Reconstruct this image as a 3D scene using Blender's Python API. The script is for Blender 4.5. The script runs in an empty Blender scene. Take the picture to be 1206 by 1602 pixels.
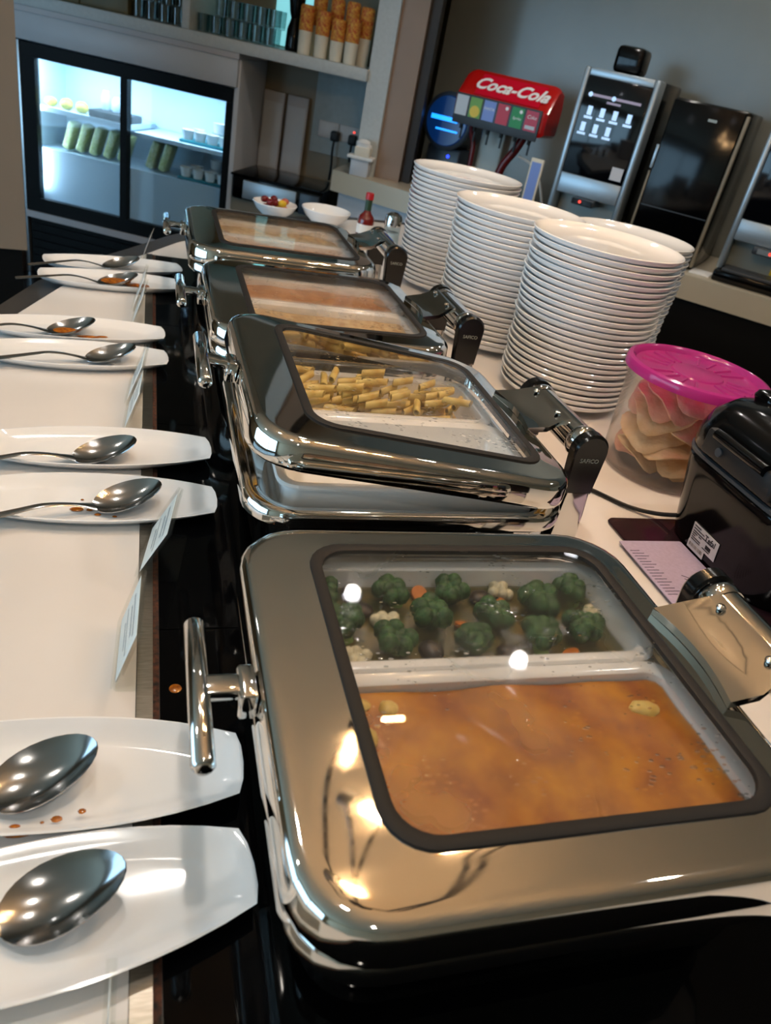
import bpy, bmesh, math, random
from mathutils.bvhtree import BVHTree
from math import sin, cos, pi, radians as rad
from mathutils import Vector, Matrix

S = bpy.context.scene
COL = S.collection
ZC = 0.90                      # counter height above the floor

# ---------------------------------------------------------------- camera
cam_d = bpy.data.cameras.new('camera'); cam = bpy.data.objects.new('camera', cam_d); COL.objects.link(cam)
S.camera = cam
def cam_matrix(yaw, pit, rol):
    F = Vector((sin(yaw)*cos(pit), cos(yaw)*cos(pit), -sin(pit)))
    r = Vector((cos(yaw), -sin(yaw), 0)); u = r.cross(F)
    r2 = r*cos(rol)+u*sin(rol); u2 = -r*sin(rol)+u*cos(rol)
    return Matrix((r2, u2, -F)).transposed()
cam.matrix_world = Matrix.Translation((0, 0, 1.46)) @ cam_matrix(rad(20.961), rad(30.905), rad(12.514)).to_4x4()
cam_d.sensor_fit = 'VERTICAL'; cam_d.sensor_height = 24; cam_d.lens = 24*1190/1602
cam_d.clip_start = 0.02
cam_d.dof.use_dof = True; cam_d.dof.focus_distance = 0.95; cam_d.dof.aperture_fstop = 5.6

# ---------------------------------------------------------------- world and view
W = bpy.data.worlds.new('world'); S.world = W; W.use_nodes = True
W.node_tree.nodes['Background'].inputs[0].default_value = (0.50, 0.76, 1.0, 1)
W.node_tree.nodes['Background'].inputs[1].default_value = 5
S.view_settings.view_transform = 'Standard'; S.view_settings.look = 'None'
S.view_settings.gamma = 1; S.view_settings.use_curve_mapping = False
S.view_settings.exposure = 0.05
DOWNLIGHT_W = 17
BULB_GLOW = 420

# ---------------------------------------------------------------- materials
def srgb(h):
    c = [int(h[i:i+2], 16)/255 for i in (0, 2, 4)]
    return tuple((x/12.92 if x <= .04045 else ((x+.055)/1.055)**2.4) for x in c)+(1,)
MATS = {}
def new_mat(name):
    m = bpy.data.materials.new(name); m.use_nodes = True; MATS[name] = m
    return m, m.node_tree.nodes, m.node_tree.links
def P(name, col, rough=.5, metal=0, spec=.5, noise=0, nscale=40, bump=0, bscale=200, col2=None, trans=0, emit=None, estr=0, coat=0, stretch=None, rnoise=0, sss=0):
    """principled material with optional procedural colour noise, bump and roughness noise"""
    m, n, l = new_mat(name)
    b = n['Principled BSDF']
    c = srgb(col) if isinstance(col, str) else col
    b.inputs['Base Color'].default_value = c
    b.inputs['Roughness'].default_value = rough
    b.inputs['Metallic'].default_value = metal
    b.inputs['Specular IOR Level'].default_value = spec
    b.inputs['Transmission Weight'].default_value = trans
    b.inputs['Coat Weight'].default_value = coat
    b.inputs['Coat Roughness'].default_value = .05
    if sss:
        b.inputs['Subsurface Weight'].default_value = sss; b.inputs['Subsurface Radius'].default_value = (.01, .008, .006)
    if emit:
        b.inputs['Emission Color'].default_value = srgb(emit); b.inputs['Emission Strength'].default_value = estr
    if noise or bump or rnoise:
        tc = n.new('ShaderNodeTexCoord'); mp = n.new('ShaderNodeMapping'); l.new(tc.outputs['Object'], mp.inputs[0])
        if stretch: mp.inputs['Scale'].default_value = stretch
    if noise:
        t = n.new('ShaderNodeTexNoise'); t.inputs['Scale'].default_value = nscale; t.inputs['Detail'].default_value = 4
        l.new(mp.outputs[0], t.inputs[0])
        r = n.new('ShaderNodeValToRGB'); r.color_ramp.elements[0].position = .5-.5*min(1, .9/max(noise, .01))*.35
        r.color_ramp.elements[1].position = .5+.5*min(1, .9/max(noise, .01))*.35
        c2 = srgb(col2) if col2 else tuple(x*(1-noise) for x in c[:3])+(1,)
        r.color_ramp.elements[0].color = c2; r.color_ramp.elements[1].color = c
        l.new(t.outputs[0], r.inputs[0]); l.new(r.outputs[0], b.inputs['Base Color'])
    if rnoise:
        t = n.new('ShaderNodeTexNoise'); t.inputs['Scale'].default_value = nscale; l.new(mp.outputs[0], t.inputs[0])
        mr = n.new('ShaderNodeMapRange'); mr.inputs[3].default_value = max(0, rough-rnoise); mr.inputs[4].default_value = rough+rnoise
        l.new(t.outputs[0], mr.inputs[0]); l.new(mr.outputs[0], b.inputs['Roughness'])
    if bump:
        t = n.new('ShaderNodeTexNoise'); t.inputs['Scale'].default_value = bscale; l.new(mp.outputs[0], t.inputs[0])
        bp = n.new('ShaderNodeBump'); bp.inputs['Strength'].default_value = bump; bp.inputs['Distance'].default_value = .002
        l.new(t.outputs[0], bp.inputs['Height']); l.new(bp.outputs[0], b.inputs['Normal'])
    return m
def facing_fresnel(n, l):
    # reflectance of a thin sheet, the same from both sides
    lw = n.new('ShaderNodeLayerWeight'); lw.inputs[0].default_value = .5
    pw = n.new('ShaderNodeMath'); pw.operation = 'POWER'; pw.inputs[1].default_value = 5; l.new(lw.outputs['Facing'], pw.inputs[0])
    ma = n.new('ShaderNodeMath'); ma.operation = 'MULTIPLY_ADD'; ma.inputs[1].default_value = .95; ma.inputs[2].default_value = .04; l.new(pw.outputs[0], ma.inputs[0])
    return ma
def glass_mat(name, tint='FFFFFF', fog=0, drops=False, rough=.02, refl=1.0, fogcol='E8E4DA'):
    """thin pane: clear body, Fresnel reflection, optional condensation film and droplets"""
    m, n, l = new_mat(name); n.remove(n['Principled BSDF']); out = n['Material Output']
    tr = n.new('ShaderNodeBsdfTransparent'); tr.inputs[0].default_value = srgb(tint)
    gl = n.new('ShaderNodeBsdfGlossy'); gl.inputs['Roughness'].default_value = rough
    fr = facing_fresnel(n, l)
    mx = n.new('ShaderNodeMixShader')
    ml = n.new('ShaderNodeMath'); ml.operation = 'MULTIPLY'; ml.inputs[1].default_value = refl; ml.use_clamp = True
    l.new(fr.outputs[0], ml.inputs[0]); l.new(ml.outputs[0], mx.inputs[0]); l.new(tr.outputs[0], mx.inputs[1]); l.new(gl.outputs[0], mx.inputs[2])
    last = mx
    if fog:
        tc = n.new('ShaderNodeTexCoord')
        ns = n.new('ShaderNodeTexNoise'); ns.inputs['Scale'].default_value = 9; ns.inputs['Detail'].default_value = 3; l.new(tc.outputs['Object'], ns.inputs[0])
        rp = n.new('ShaderNodeMapRange'); rp.inputs[1].default_value = .35; rp.inputs[2].default_value = .7; rp.inputs[3].default_value = fog*.35; rp.inputs[4].default_value = fog
        l.new(ns.outputs[0], rp.inputs[0])
        tl = n.new('ShaderNodeBsdfTranslucent'); tl.inputs[0].default_value = srgb(fogcol)
        df = n.new('ShaderNodeBsdfDiffuse'); df.inputs[0].default_value = srgb(fogcol)
        rf = n.new('ShaderNodeBsdfRefraction'); rf.inputs['Roughness'].default_value = .35; rf.inputs['IOR'].default_value = 1.02
        a = n.new('ShaderNodeMixShader'); a.inputs[0].default_value = .5; l.new(tl.outputs[0], a.inputs[1]); l.new(df.outputs[0], a.inputs[2])
        b2 = n.new('ShaderNodeMixShader'); b2.inputs[0].default_value = .1; l.new(rf.outputs[0], b2.inputs[1]); l.new(a.outputs[0], b2.inputs[2])
        f2 = n.new('ShaderNodeMixShader'); l.new(rp.outputs[0], f2.inputs[0]); l.new(mx.outputs[0], f2.inputs[1]); l.new(b2.outputs[0], f2.inputs[2])
        last = f2
        if drops:
            vo = n.new('ShaderNodeTexVoronoi'); vo.inputs['Scale'].default_value = 190
            mp = n.new('ShaderNodeMapping'); mp.inputs['Scale'].default_value = (.55, 1, 1); l.new(tc.outputs['Object'], mp.inputs[0]); l.new(mp.outputs[0], vo.inputs[0])
            n2 = n.new('ShaderNodeTexNoise'); n2.inputs['Scale'].default_value = 22; l.new(tc.outputs['Object'], n2.inputs[0])
            th = n.new('ShaderNodeMapRange'); th.inputs[1].default_value = .42; th.inputs[2].default_value = .72; th.inputs[3].default_value = 0; th.inputs[4].default_value = .4
            l.new(n2.outputs[0], th.inputs[0])
            lt = n.new('ShaderNodeMath'); lt.operation = 'LESS_THAN'; l.new(vo.outputs['Distance'], lt.inputs[0]); l.new(th.outputs[0], lt.inputs[1])
            bp = n.new('ShaderNodeBump'); bp.inputs['Strength'].default_value = .5; bp.inputs['Distance'].default_value = .0008; bp.invert = True
            l.new(vo.outputs['Distance'], bp.inputs['Height'])
            dg = n.new('ShaderNodeBsdfGlass'); dg.inputs['IOR'].default_value = 1.33; dg.inputs['Roughness'].default_value = .05; l.new(bp.outputs[0], dg.inputs['Normal'])
            f3 = n.new('ShaderNodeMixShader'); l.new(lt.outputs[0], f3.inputs[0]); l.new(f2.outputs[0], f3.inputs[1])
            f4 = n.new('ShaderNodeMixShader'); f4.inputs[0].default_value = .5; l.new(f2.outputs[0], f4.inputs[1]); l.new(dg.outputs[0], f4.inputs[2])
            l.new(f4.outputs[0], f3.inputs[2]); last = f3
    l.new(last.outputs[0], out.inputs[0])
    return m

M = {}
M['porcelain'] = P('porcelain', 'F2EFEA', .12, coat=.3)
M['plate_white'] = P('plate_white', 'F1F0EF', .1, coat=.3)
M['counter_white'] = P('counter_white', 'E2DCD6', .22, noise=.04, nscale=6)
M['trim_dark'] = P('trim_dark', '3A3836', .35, noise=.2, nscale=30)
M['black_glass'] = P('black_glass', '050506', .06, spec=.08)
M['steel_strip'] = P('steel_strip', 'A49C90', .32, metal=1, noise=.25, nscale=60, stretch=(1, 8, 1))
M['crumb_seal'] = P('crumb_seal', '5A3018', .8, noise=.9, nscale=170, col2='0C0705')
M['dark_wood'] = P('dark_wood', '1A1512', .5, noise=.3, nscale=14, stretch=(1, 1, 6))
M['chrome'] = P('chrome', (.72, .695, .66, 1), .07, metal=1, rnoise=.03, nscale=25)
M['steel_lid'] = P('steel_lid', (.78, .745, .69, 1), .04, metal=1, rnoise=.03, nscale=14, stretch=(1, 10, 1))
M['gasket'] = P('gasket', '1C1A19', .6, spec=.25)
M['black_gloss'] = P('black_gloss', '050506', .12, spec=.3)
M['black_matte'] = P('black_matte', '111112', .55)
M['hinge_black'] = P('hinge_black', '0B0A0A', .18)
M['lid_glass'] = glass_mat('lid_glass', fog=.34, drops=True, refl=.55)
M['lid_glass_clear'] = glass_mat('lid_glass_clear', fog=.15, drops=True, refl=.6)
M['pane'] = glass_mat('pane', tint='F2F8FA')
M['acrylic'] = glass_mat('acrylic', tint='FBFCFB', refl=.3)
M['paper'] = P('paper', 'F2EFEA', .7)
M['ink'] = P('ink', 'AEB2B6', .7)
M['spoon_steel'] = P('spoon_steel', (.42, .415, .41, 1), .16, metal=1, rnoise=.08, nscale=60)
M['sauce'] = P('sauce', 'C4720F', .2, noise=.5, nscale=150, col2='7A3A06')
M['curry'] = P('curry', 'C27C00', .4, noise=.55, nscale=22, col2='8A4200', bump=.4, bscale=60, coat=.1)
M['broccoli'] = P('broccoli', '3C6430', .6, noise=.6, nscale=120, col2='16300F', bump=.8, bscale=220)
M['broccoli_stem'] = P('broccoli_stem', '93B060', .5, noise=.3, nscale=40)
M['mushroom'] = P('mushroom', '38291F', .35, noise=.5, nscale=60, col2='150E0A')
M['carrot'] = P('carrot', 'D87A22', .4, noise=.3, nscale=40)
M['cauli'] = P('cauli', 'E0D6B4', .6, noise=.3, nscale=90, bump=.6, bscale=200)
M['penne'] = P('penne', 'E6CC7C', .35, noise=.3, nscale=50, col2='CBA347', sss=.1)
M['oil'] = P('oil', 'B98A2C', .18, noise=.5, nscale=40, col2='D9BC70')
M['broth'] = P('broth', '6B5A2C', .3, noise=.5, nscale=50, col2='3E4420')
M['rice'] = P('rice', 'D9BE8C', .6, noise=.45, nscale=70, col2='AA7B45', bump=.8, bscale=160)
M['stew'] = P('stew', 'C58C50', .4, noise=.5, nscale=40, col2='9A5A24', bump=.6, bscale=90)
M['tub'] = glass_mat('tub', tint='FBF8F6', fog=.2, refl=.8, fogcol='F0E8E2')
def film_mat(name, col, trans=.35, rough=.25):
    m, n, l = new_mat(name); n.remove(n['Principled BSDF']); out = n['Material Output']
    tr = n.new('ShaderNodeBsdfTransparent'); tr.inputs[0].default_value = srgb(col)
    tl = n.new('ShaderNodeBsdfTranslucent'); tl.inputs[0].default_value = srgb(col)
    df = n.new('ShaderNodeBsdfDiffuse'); df.inputs[0].default_value = srgb(col)
    gl = n.new('ShaderNodeBsdfGlossy'); gl.inputs['Roughness'].default_value = rough*.5
    fr = facing_fresnel(n, l)
    a = n.new('ShaderNodeMixShader'); a.inputs[0].default_value = .5; l.new(tl.outputs[0], a.inputs[1]); l.new(df.outputs[0], a.inputs[2])
    b = n.new('ShaderNodeMixShader'); b.inputs[0].default_value = trans; l.new(a.outputs[0], b.inputs[1]); l.new(tr.outputs[0], b.inputs[2])
    c = n.new('ShaderNodeMixShader'); l.new(fr.outputs[0], c.inputs[0]); l.new(b.outputs[0], c.inputs[1]); l.new(gl.outputs[0], c.inputs[2])
    l.new(c.outputs[0], out.inputs[0]); return m
M['pink_lid'] = film_mat('pink_lid', 'DE4FB6')
M['cracker_pink'] = P('cracker_pink', 'FBCDB2', .7, noise=.35, nscale=26, col2='F2B298', bump=1, bscale=110, sss=.2)
M['cracker_cream'] = P('cracker_cream', 'FAE3BC', .7, noise=.3, nscale=26, col2='EFCB98', bump=1, bscale=110, sss=.2)
M['napkin'] = P('napkin', 'B9A9C4', .8, noise=.1, nscale=200, bump=.2, bscale=500)
M['napkin_print'] = P('napkin_print', '3D2F45', .8)
M['mat_dark'] = P('mat_dark', '2A1A20', .12)
M['cable_black'] = P('cable_black', '0C0C0D', .45)
M['cable_white'] = P('cable_white', 'D8D6D0', .5)
M['sticker'] = P('sticker', 'D9D6D8', .5)
M['sticker_ink'] = P('sticker_ink', '1A1A1C', .6)
M['barcode'] = P('barcode', '6A625C', .6, noise=.9, nscale=500, col2='C8C4C0', stretch=(1, 1, .02))
M['silver'] = P('silver', 'B9C2C8', .28, metal=.85)
M['silver_blue'] = P('silver_blue', 'AEBBC4', .35, metal=.6)
M['screen'] = P('screen', '07080C', .08)
M['icon'] = P('icon', 'A9C8E8', .4, emit='A9C8E8', estr=.9)
M['icon_dim'] = P('icon_dim', '8A7E90', .4, emit='8A7E90', estr=.5)
M['red_plastic'] = P('red_plastic', 'C01410', .22, coat=.4)
M['red_logo'] = P('red_logo', 'D2082A', .25)
M['dark_red'] = P('dark_red', '5A0C10', .3)
M['logo_white'] = P('logo_white', 'F6F4F0', .4)
M['grey_plastic'] = P('grey_plastic', '3B3F44', .4)
M['tap_grey'] = P('tap_grey', '9AA09A', .35)
M['blue_glow'] = P('blue_glow', '1070D0', .2, emit='1C8CFF', estr=2.2)
M['blue_dark'] = P('blue_dark', '0C2C58', .15, emit='0A3A80', estr=.25)
M['blue_shell'] = P('blue_shell', '2A3440', .35)
for nm, c in (('tag_white', 'C9CCD0'), ('tag_green', '6FA22A'), ('tag_yellow', 'E6C412'), ('tag_blue', '7C93D6'), ('tag_red', 'C4142E'), ('tag_dgreen', '0F8A34'), ('tag_crimson', 'BE2340')):
    M[nm] = P(nm, c, .4)
M['wall_grey'] = P('wall_grey', '83847C', .22, noise=.12, nscale=3, bump=.1, bscale=30)
M['wall_beige'] = P('wall_beige', 'A08C78', .4, noise=.06, nscale=4)
M['wall_cream'] = P('wall_cream', 'C9B597', .7, noise=.06, nscale=3)
M['wall_blue'] = P('wall_blue', 'A7B2B4', .6, noise=.1, nscale=30, bump=.3, bscale=120)
M['pillar_white'] = P('pillar_white', 'C7CCCB', .55, bump=.5, bscale=140, noise=.08, nscale=60)
M['pillar_beige'] = P('pillar_beige', '9C8370', .3, noise=.06, nscale=8)
M['dark_brown'] = P('dark_brown', '2B1D12', .4, noise=.3, nscale=20, stretch=(1, 1, .2))
M['ceiling_paint'] = P('ceiling_paint', 'DACBB2', .8, noise=.04, nscale=3)
M['floor_dark'] = P('floor_dark', '14100E', .25, noise=.3, nscale=6)
M['cabinet_white'] = P('cabinet_white', 'C6C8CC', .4, noise=.04, nscale=8)
M['cabinet_grey'] = P('cabinet_grey', 'B9B6B8', .45, noise=.05, nscale=8)
M['cabinet_tan'] = P('cabinet_tan', '8F826C', .5, noise=.1, nscale=12)
M['khaki'] = P('khaki', '6A5F3E', .5, noise=.15, nscale=10)
M['backcounter'] = P('backcounter', 'CBBFA8', .3, noise=.04, nscale=8)
M['back_black'] = P('back_black', '080707', .4)
M['fridge_black'] = P('fridge_black', '070707', .5, spec=.15)
M['fridge_inside'] = P('fridge_inside', 'C9DCEA', .5)
M['fridge_led'] = P('fridge_led', 'DDEEFF', .5, emit='D6ECFF', estr=9)
M['frost'] = P('frost', 'B9CCDA', .45)
M['teal'] = P('teal', '1E6E78', .4)
M['food_yellow'] = P('food_yellow', 'D6C048', .6, noise=.4, nscale=60, col2='A59A3C')
M['food_pale'] = P('food_pale', 'F0EBB4', .6, noise=.4, nscale=60, col2='C3C680')
M['tumbler'] = glass_mat('tumbler', tint='E6EEEE', refl=1.8)
M['opening_glow'] = P('opening_glow', '8FE0E8', .4, emit='8FE0E8', estr=.8)  # emission put in for the brightness of an opening, not a lamp
M['cup_white'] = P('cup_white', 'E6DCC8', .6)
M['cup_print'] = P('cup_print', 'C8532A', .6, noise=1, nscale=85, col2='E9B24A')
M['socket'] = P('socket', 'CFC9C6', .4)
M['led_red'] = P('led_red', 'FF4030', .4, emit='FF4030', estr=2)
M['led_blue'] = P('led_blue', '2038FF', .4, emit='2038FF', estr=4)
M['bulb'] = P('bulb', 'FFD9A0', .4, emit='FFD8A8', estr=BULB_GLOW)
M['bulb_glass'] = glass_mat('bulb_glass', tint='FFF1DC')
M['downlight'] = P('downlight', 'FFFFFF', .4, emit='F4F6FF', estr=28)
M['hot_sauce'] = P('hot_sauce', '6E130A', .1, coat=.6)
M['neck_green'] = P('neck_green', '1D3B22', .4)
M['cap_red'] = P('cap_red', 'B01A22', .35)
M['red_food'] = P('red_food', '7A1016', .25, noise=.4, nscale=60)
M['salmon_food'] = P('salmon_food', 'D0664E', .35, noise=.3, nscale=40)
M['yellow_food'] = P('yellow_food', 'E8B81C', .35, noise=.2, nscale=40)
M['salt'] = P('salt', 'E4E2DE', .7)

# ---------------------------------------------------------------- mesh helpers
class MB:
    def __init__(s): s.v = []; s.f = []
    def add(s, vs, fs):
        o = len(s.v); s.v += [tuple(v) for v in vs]; s.f += [tuple(i+o for i in f) for f in fs]; return s
    def loft(s, loops, cap0=False, cap1=False, closed=False):
        n = len(loops[0]); vs = [p for lp in loops for p in lp]; fs = []
        k = len(loops)
        for i in range(k if closed else k-1):
            a = i*n; b = ((i+1) % k)*n
            for j in range(n):
                j2 = (j+1) % n
                fs.append((a+j, a+j2, b+j2, b+j))
        if cap0: fs.append(tuple(range(n))[::-1])
        if cap1: fs.append(tuple((k-1)*n+i for i in range(n)))
        return s.add(vs, fs)
    def box(s, x0, x1, y0, y1, z0, z1, b=0):
        if b <= 0:
            vs = [(x, y, z) for z in (z0, z1) for y in (y0, y1) for x in (x0, x1)]
            return s.add(vs, [(0, 2, 3, 1), (4, 5, 7, 6), (0, 1, 5, 4), (2, 6, 7, 3), (0, 4, 6, 2), (1, 3, 7, 5)])
        cx, cy = (x0+x1)/2, (y0+y1)/2; hx, hy = (x1-x0)/2, (y1-y0)/2
        L = []
        for z, d in ((z0, b), (z0+b*.3, b*.3), (z0+b, 0), (z1-b, 0), (z1-b*.3, b*.3), (z1, b)):
            L.append(rr(hx-d, hy-d, max(b-d*.5, b*.4), z, cx, cy, 3))
        return s.loft(L, True, True)
    def lathe(s, prof, seg=40, cap0=False, cap1=False, c=(0, 0, 0)):
        return s.loft([[(c[0]+r*cos(2*pi*i/seg), c[1]+r*sin(2*pi*i/seg), c[2]+z) for i in range(seg)] for r, z in prof], cap0, cap1)
    def tube(s, pts, r, seg=10, caps=True):
        pts = [Vector(p) for p in pts]; rs = r if isinstance(r, (list, tuple)) else [r]*len(pts)
        L = []; up = None
        for i, p in enumerate(pts):
            t = (pts[min(i+1, len(pts)-1)]-pts[max(i-1, 0)]).normalized()
            if up is None:
                up = Vector((0, 0, 1)) if abs(t.z) < .9 else Vector((1, 0, 0))
            a = t.cross(up).normalized(); up = a.cross(t).normalized()
            L.append([p+(a*cos(2*pi*k/seg)+up*sin(2*pi*k/seg))*rs[i] for k in range(seg)])
        return s.loft(L, caps, caps)
    def cyl(s, p0, p1, r, seg=16, r1=None):
        return s.tube([p0, p1], [r, r if r1 is None else r1], seg)
    def ball(s, c, rx, ry, rz, seg=12, rings=8, jit=0, rnd=None):
        L = []
        for i in range(1, rings):
            a = -pi/2+pi*i/rings
            L.append([(c[0]+rx*cos(a)*cos(2*pi*k/seg)*(1+(rnd.uniform(-jit, jit) if jit else 0)), c[1]+ry*cos(a)*sin(2*pi*k/seg)*(1+(rnd.uniform(-jit, jit) if jit else 0)), c[2]+rz*sin(a)) for k in range(seg)])
        o = len(s.v); s.loft(L)
        s.v += [(c[0], c[1], c[2]-rz), (c[0], c[1], c[2]+rz)]
        b, t = len(s.v)-2, len(s.v)-1; e = o+(rings-2)*seg
        for k in range(seg):
            s.f.append((b, o+(k+1) % seg, o+k)); s.f.append((t, e+k, e+(k+1) % seg))
        return s
    def prism(s, poly, z0, z1):
        n = len(poly); A = sum(poly[i][0]*poly[(i+1) % n][1]-poly[(i+1) % n][0]*poly[i][1] for i in range(n))
        if A < 0: poly = poly[::-1]
        return s.loft([[(x, y, z0) for x, y in poly], [(x, y, z1) for x, y in poly]], True, True)
    def xform(s, Mx): s.v = [tuple(Mx @ Vector(v)) for v in s.v]; return s
    def mesh(s, name, smooth=True, angle=40):
        me = bpy.data.meshes.new(name); me.from_pydata(s.v, [], s.f)
        bm = bmesh.new(); bm.from_mesh(me); bmesh.ops.recalc_face_normals(bm, faces=bm.faces); bm.to_mesh(me); bm.free()
        if smooth:
            me.shade_smooth(); me.set_sharp_from_angle(angle=rad(angle))
        return me
def rr(hx, hy, r, z, cx=0, cy=0, n=6):
    r = max(1e-4, min(r, hx, hy)); out = []
    for sx, sy, a0 in ((1, 1, 0), (-1, 1, pi/2), (-1, -1, pi), (1, -1, 1.5*pi)):
        for k in range(n+1):
            a = a0+pi/2*k/n
            out.append((cx+sx*(hx-r)+r*cos(a), cy+sy*(hy-r)+r*sin(a), z))
    return out
def obj(name, mb, mat, parent=None, loc=None, rz=0, smooth=True, angle=40):
    me = mb.mesh(name, smooth, angle) if isinstance(mb, MB) else mb
    o = bpy.data.objects.new(name, me); COL.objects.link(o)
    if mat is not None and not me.materials: me.materials.append(M[mat] if isinstance(mat, str) else mat)
    if parent: o.parent = parent
    if loc: o.location = loc
    if rz: o.rotation_euler.z = rz
    return o
def tag(o, label, cat, group=None):
    o['label'] = label; o['category'] = cat
    if group: o['group'] = group
    return o
def thing(name, label, cat, loc=(0, 0, 0), rz=0, group=None):
    o = bpy.data.objects.new(name, None); COL.objects.link(o); o.empty_display_size = .02
    o.location = loc; o.rotation_euler = (0, 0, rz)
    return tag(o, label, cat, group)
def struct(o): o['kind'] = 'structure'; return o
def dup(o, parent=None):
    c = o.copy(); COL.objects.link(c); c.parent = parent
    for ch in list(o.children): dup(ch, c)
    return c
def text_mesh(body, size, depth=.0004, shear=0, align='CENTER', bold=0):
    cu = bpy.data.curves.new('txt', 'FONT'); cu.body = body; cu.size = size; cu.extrude = depth; cu.shear = shear; cu.offset = bold
    cu.align_x = align; cu.align_y = 'CENTER'; cu.resolution_u = 3
    t = bpy.data.objects.new('txt', cu); COL.objects.link(t)
    dg = bpy.context.evaluated_depsgraph_get(); me = bpy.data.meshes.new_from_object(t.evaluated_get(dg))
    bpy.data.objects.remove(t); bpy.data.curves.remove(cu)
    return me
def text(name, body, size, mat, parent, loc, rot, shear=0, bold=0, depth=.0004):
    me = text_mesh(body, size, depth, shear, bold=bold); me.materials.clear(); me.materials.append(M[mat])
    o = bpy.data.objects.new(name, me); COL.objects.link(o); o.parent = parent; o.location = loc; o.rotation_euler = rot
    return o
R = random.Random(7)

# frames: F = fridge wall, K = back counter with the drink machines (x along, y away from the room)
FO, FA = Vector((-.118, 4.498, 0)), rad(-25)
KO, KA = Vector((2.24, 2.74, 0)), rad(-45)
def Fp(s, d, z=0): return FO+Vector((s*cos(FA)-d*sin(FA), s*sin(FA)+d*cos(FA), z))
def Kp(s, d, z=0): return KO+Vector((s*cos(KA)-d*sin(KA), s*sin(KA)+d*cos(KA), z))

# ---------------------------------------------------------------- room shell
XL, XR, YN, YF, ZT = -4.0, 5.2, -2.6, 6.2, 2.75
struct(obj('floor', MB().box(XL, XR, YN, YF, -.1, 0), 'floor_dark'))
struct(obj('ceiling', MB().box(XL, XR, YN, YF, ZT, ZT+.1), 'ceiling_paint'))
struct(obj('wall_near', MB().box(XL, XR, YN-.1, YN, 0, ZT), 'wall_cream'))
struct(obj('wall_right', MB().box(XR, XR+.1, YN, YF, 0, ZT), 'wall_cream'))
struct(obj('wall_far', MB().box(XL, XR, YF, YF+.1, 0, ZT), 'wall_cream'))
wl = MB(); wy0, wy1, wz0, wz1 = -2.3, 2.6, .12, 2.3
wl.box(XL-.1, XL, YN, wy0, 0, ZT).box(XL-.1, XL, wy1, YF, 0, ZT).box(XL-.1, XL, wy0, wy1, 0, wz0).box(XL-.1, XL, wy0, wy1, wz1, ZT)
struct(obj('wall_left', wl, 'wall_cream'))
win = struct(bpy.data.objects.new('window_1', None)); COL.objects.link(win); win.location = (XL, (wy0+wy1)/2, wz0)
wf = MB(); hw = (wy1-wy0)/2; hh = wz1-wz0
wf.box(-.08, -.02, -hw, hw, 0, .05).box(-.08, -.02, -hw, hw, hh-.05, hh)
for y in (-hw+.025, -hw/3, hw/3, hw-.025): wf.box(-.08, -.02, y-.025, y+.025, .05, hh-.05)
obj('window_frame', wf, 'cabinet_white', win)
for i in range(3): obj('pane', MB().box(-.055, -.05, -hw+.05+i*2*hw/3*.995, -hw+(i+1)*2*hw/3*.985, .05, hh-.05), 'pane', win)
pl = bpy.data.lights.new('window_left_offscreen', 'AREA'); pl.shape = 'RECTANGLE'; pl.size = hh; pl.size_y = 2*hw; pl.cycles.is_portal = True
po = bpy.data.objects.new('window_left_offscreen', pl); COL.objects.link(po); po.location = (XL-.12, (wy0+wy1)/2, (wz0+wz1)/2); po.rotation_euler = (0, rad(-90), 0)

# grey back wall behind the drink machines, pillar, dark reveal
struct(obj('wall_back', MB().box(-1.75, 3.2, .62, .72, 0, ZT), 'wall_grey', loc=KO, rz=KA))
pil = struct(obj('wall_pillar', MB().box(1.2, 1.3, 0, .42, ZC, ZT), 'pillar_white', loc=FO, rz=FA))
struct(obj('trim_1', MB().box(1.3005, 1.425, .03, .18, ZC, ZT), 'pillar_beige', loc=FO, rz=FA))
struct(obj('trim_2', MB().box(1.4255, 1.475, .06, .18, ZC, ZT), 'dark_brown', loc=FO, rz=FA))
pc = struct(obj('wall_column', MB().box(-.6, 0, 0, .35, .53, ZT), 'wall_beige', loc=(-.442, 3.28, 0), rz=rad(8)))
struct(obj('baseboard_column', MB().box(-.58, -.02, .02, .33, 0, .53), 'back_black', loc=(-.442, 3.28, 0), rz=rad(8)))
struct(obj('wall_cabinet_back', MB().box(-.75, 1.3, .42, .5, 0, ZT), 'cabinet_tan', loc=FO, rz=FA))

# ---------------------------------------------------------------- downlights and pendant
SPOTS = [(.03, .44), (.0, 1.35), (.91, 2.56), (2.2, 2.9), (1.54, 2.1), (.0, -.8), (1.5, .6), (-1.4, 1.2), (-1.3, 3.0), (2.6, 1.0)]
dl0 = None
for i, (x, y) in enumerate(SPOTS):
    if dl0 is None:
        d = dl0 = thing('downlight', 'recessed round white ceiling downlight', 'ceiling light', (x, y, ZT), 0, 'recessed downlights in the ceiling')
        obj('trim_ring', MB().lathe([(.06, 0), (.06, -.008), (.045, -.01), (.04, -.002)], 28), 'cabinet_white', d)
        obj('lamp_disc', MB().lathe([(.0005, -.001), (.04, -.001)], 28), 'downlight', d)
    else:
        d = dup(dl0); d.location = (x, y, ZT)
    lt = bpy.data.lights.new('downlight_offscreen', 'SPOT'); lt.energy = DOWNLIGHT_W; lt.color = (1, .93, .84); lt.spot_size = rad(125); lt.spot_blend = .6; lt.shadow_soft_size = .035
    lo = bpy.data.objects.new('downlight_offscreen', lt); COL.objects.link(lo); lo.location = (x, y, ZT-.03)
ch = thing('pendant_lamp', 'branching pendant lamp of black cords and glowing glass tubes', 'lamp', (.5, .95, ZT))
obj('ceiling_rose', MB().lathe([(.0005, 0), (.06, 0), (.06, -.02), (.02, -.035), (.0005, -.035)], 28), 'black_matte', ch)
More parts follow.
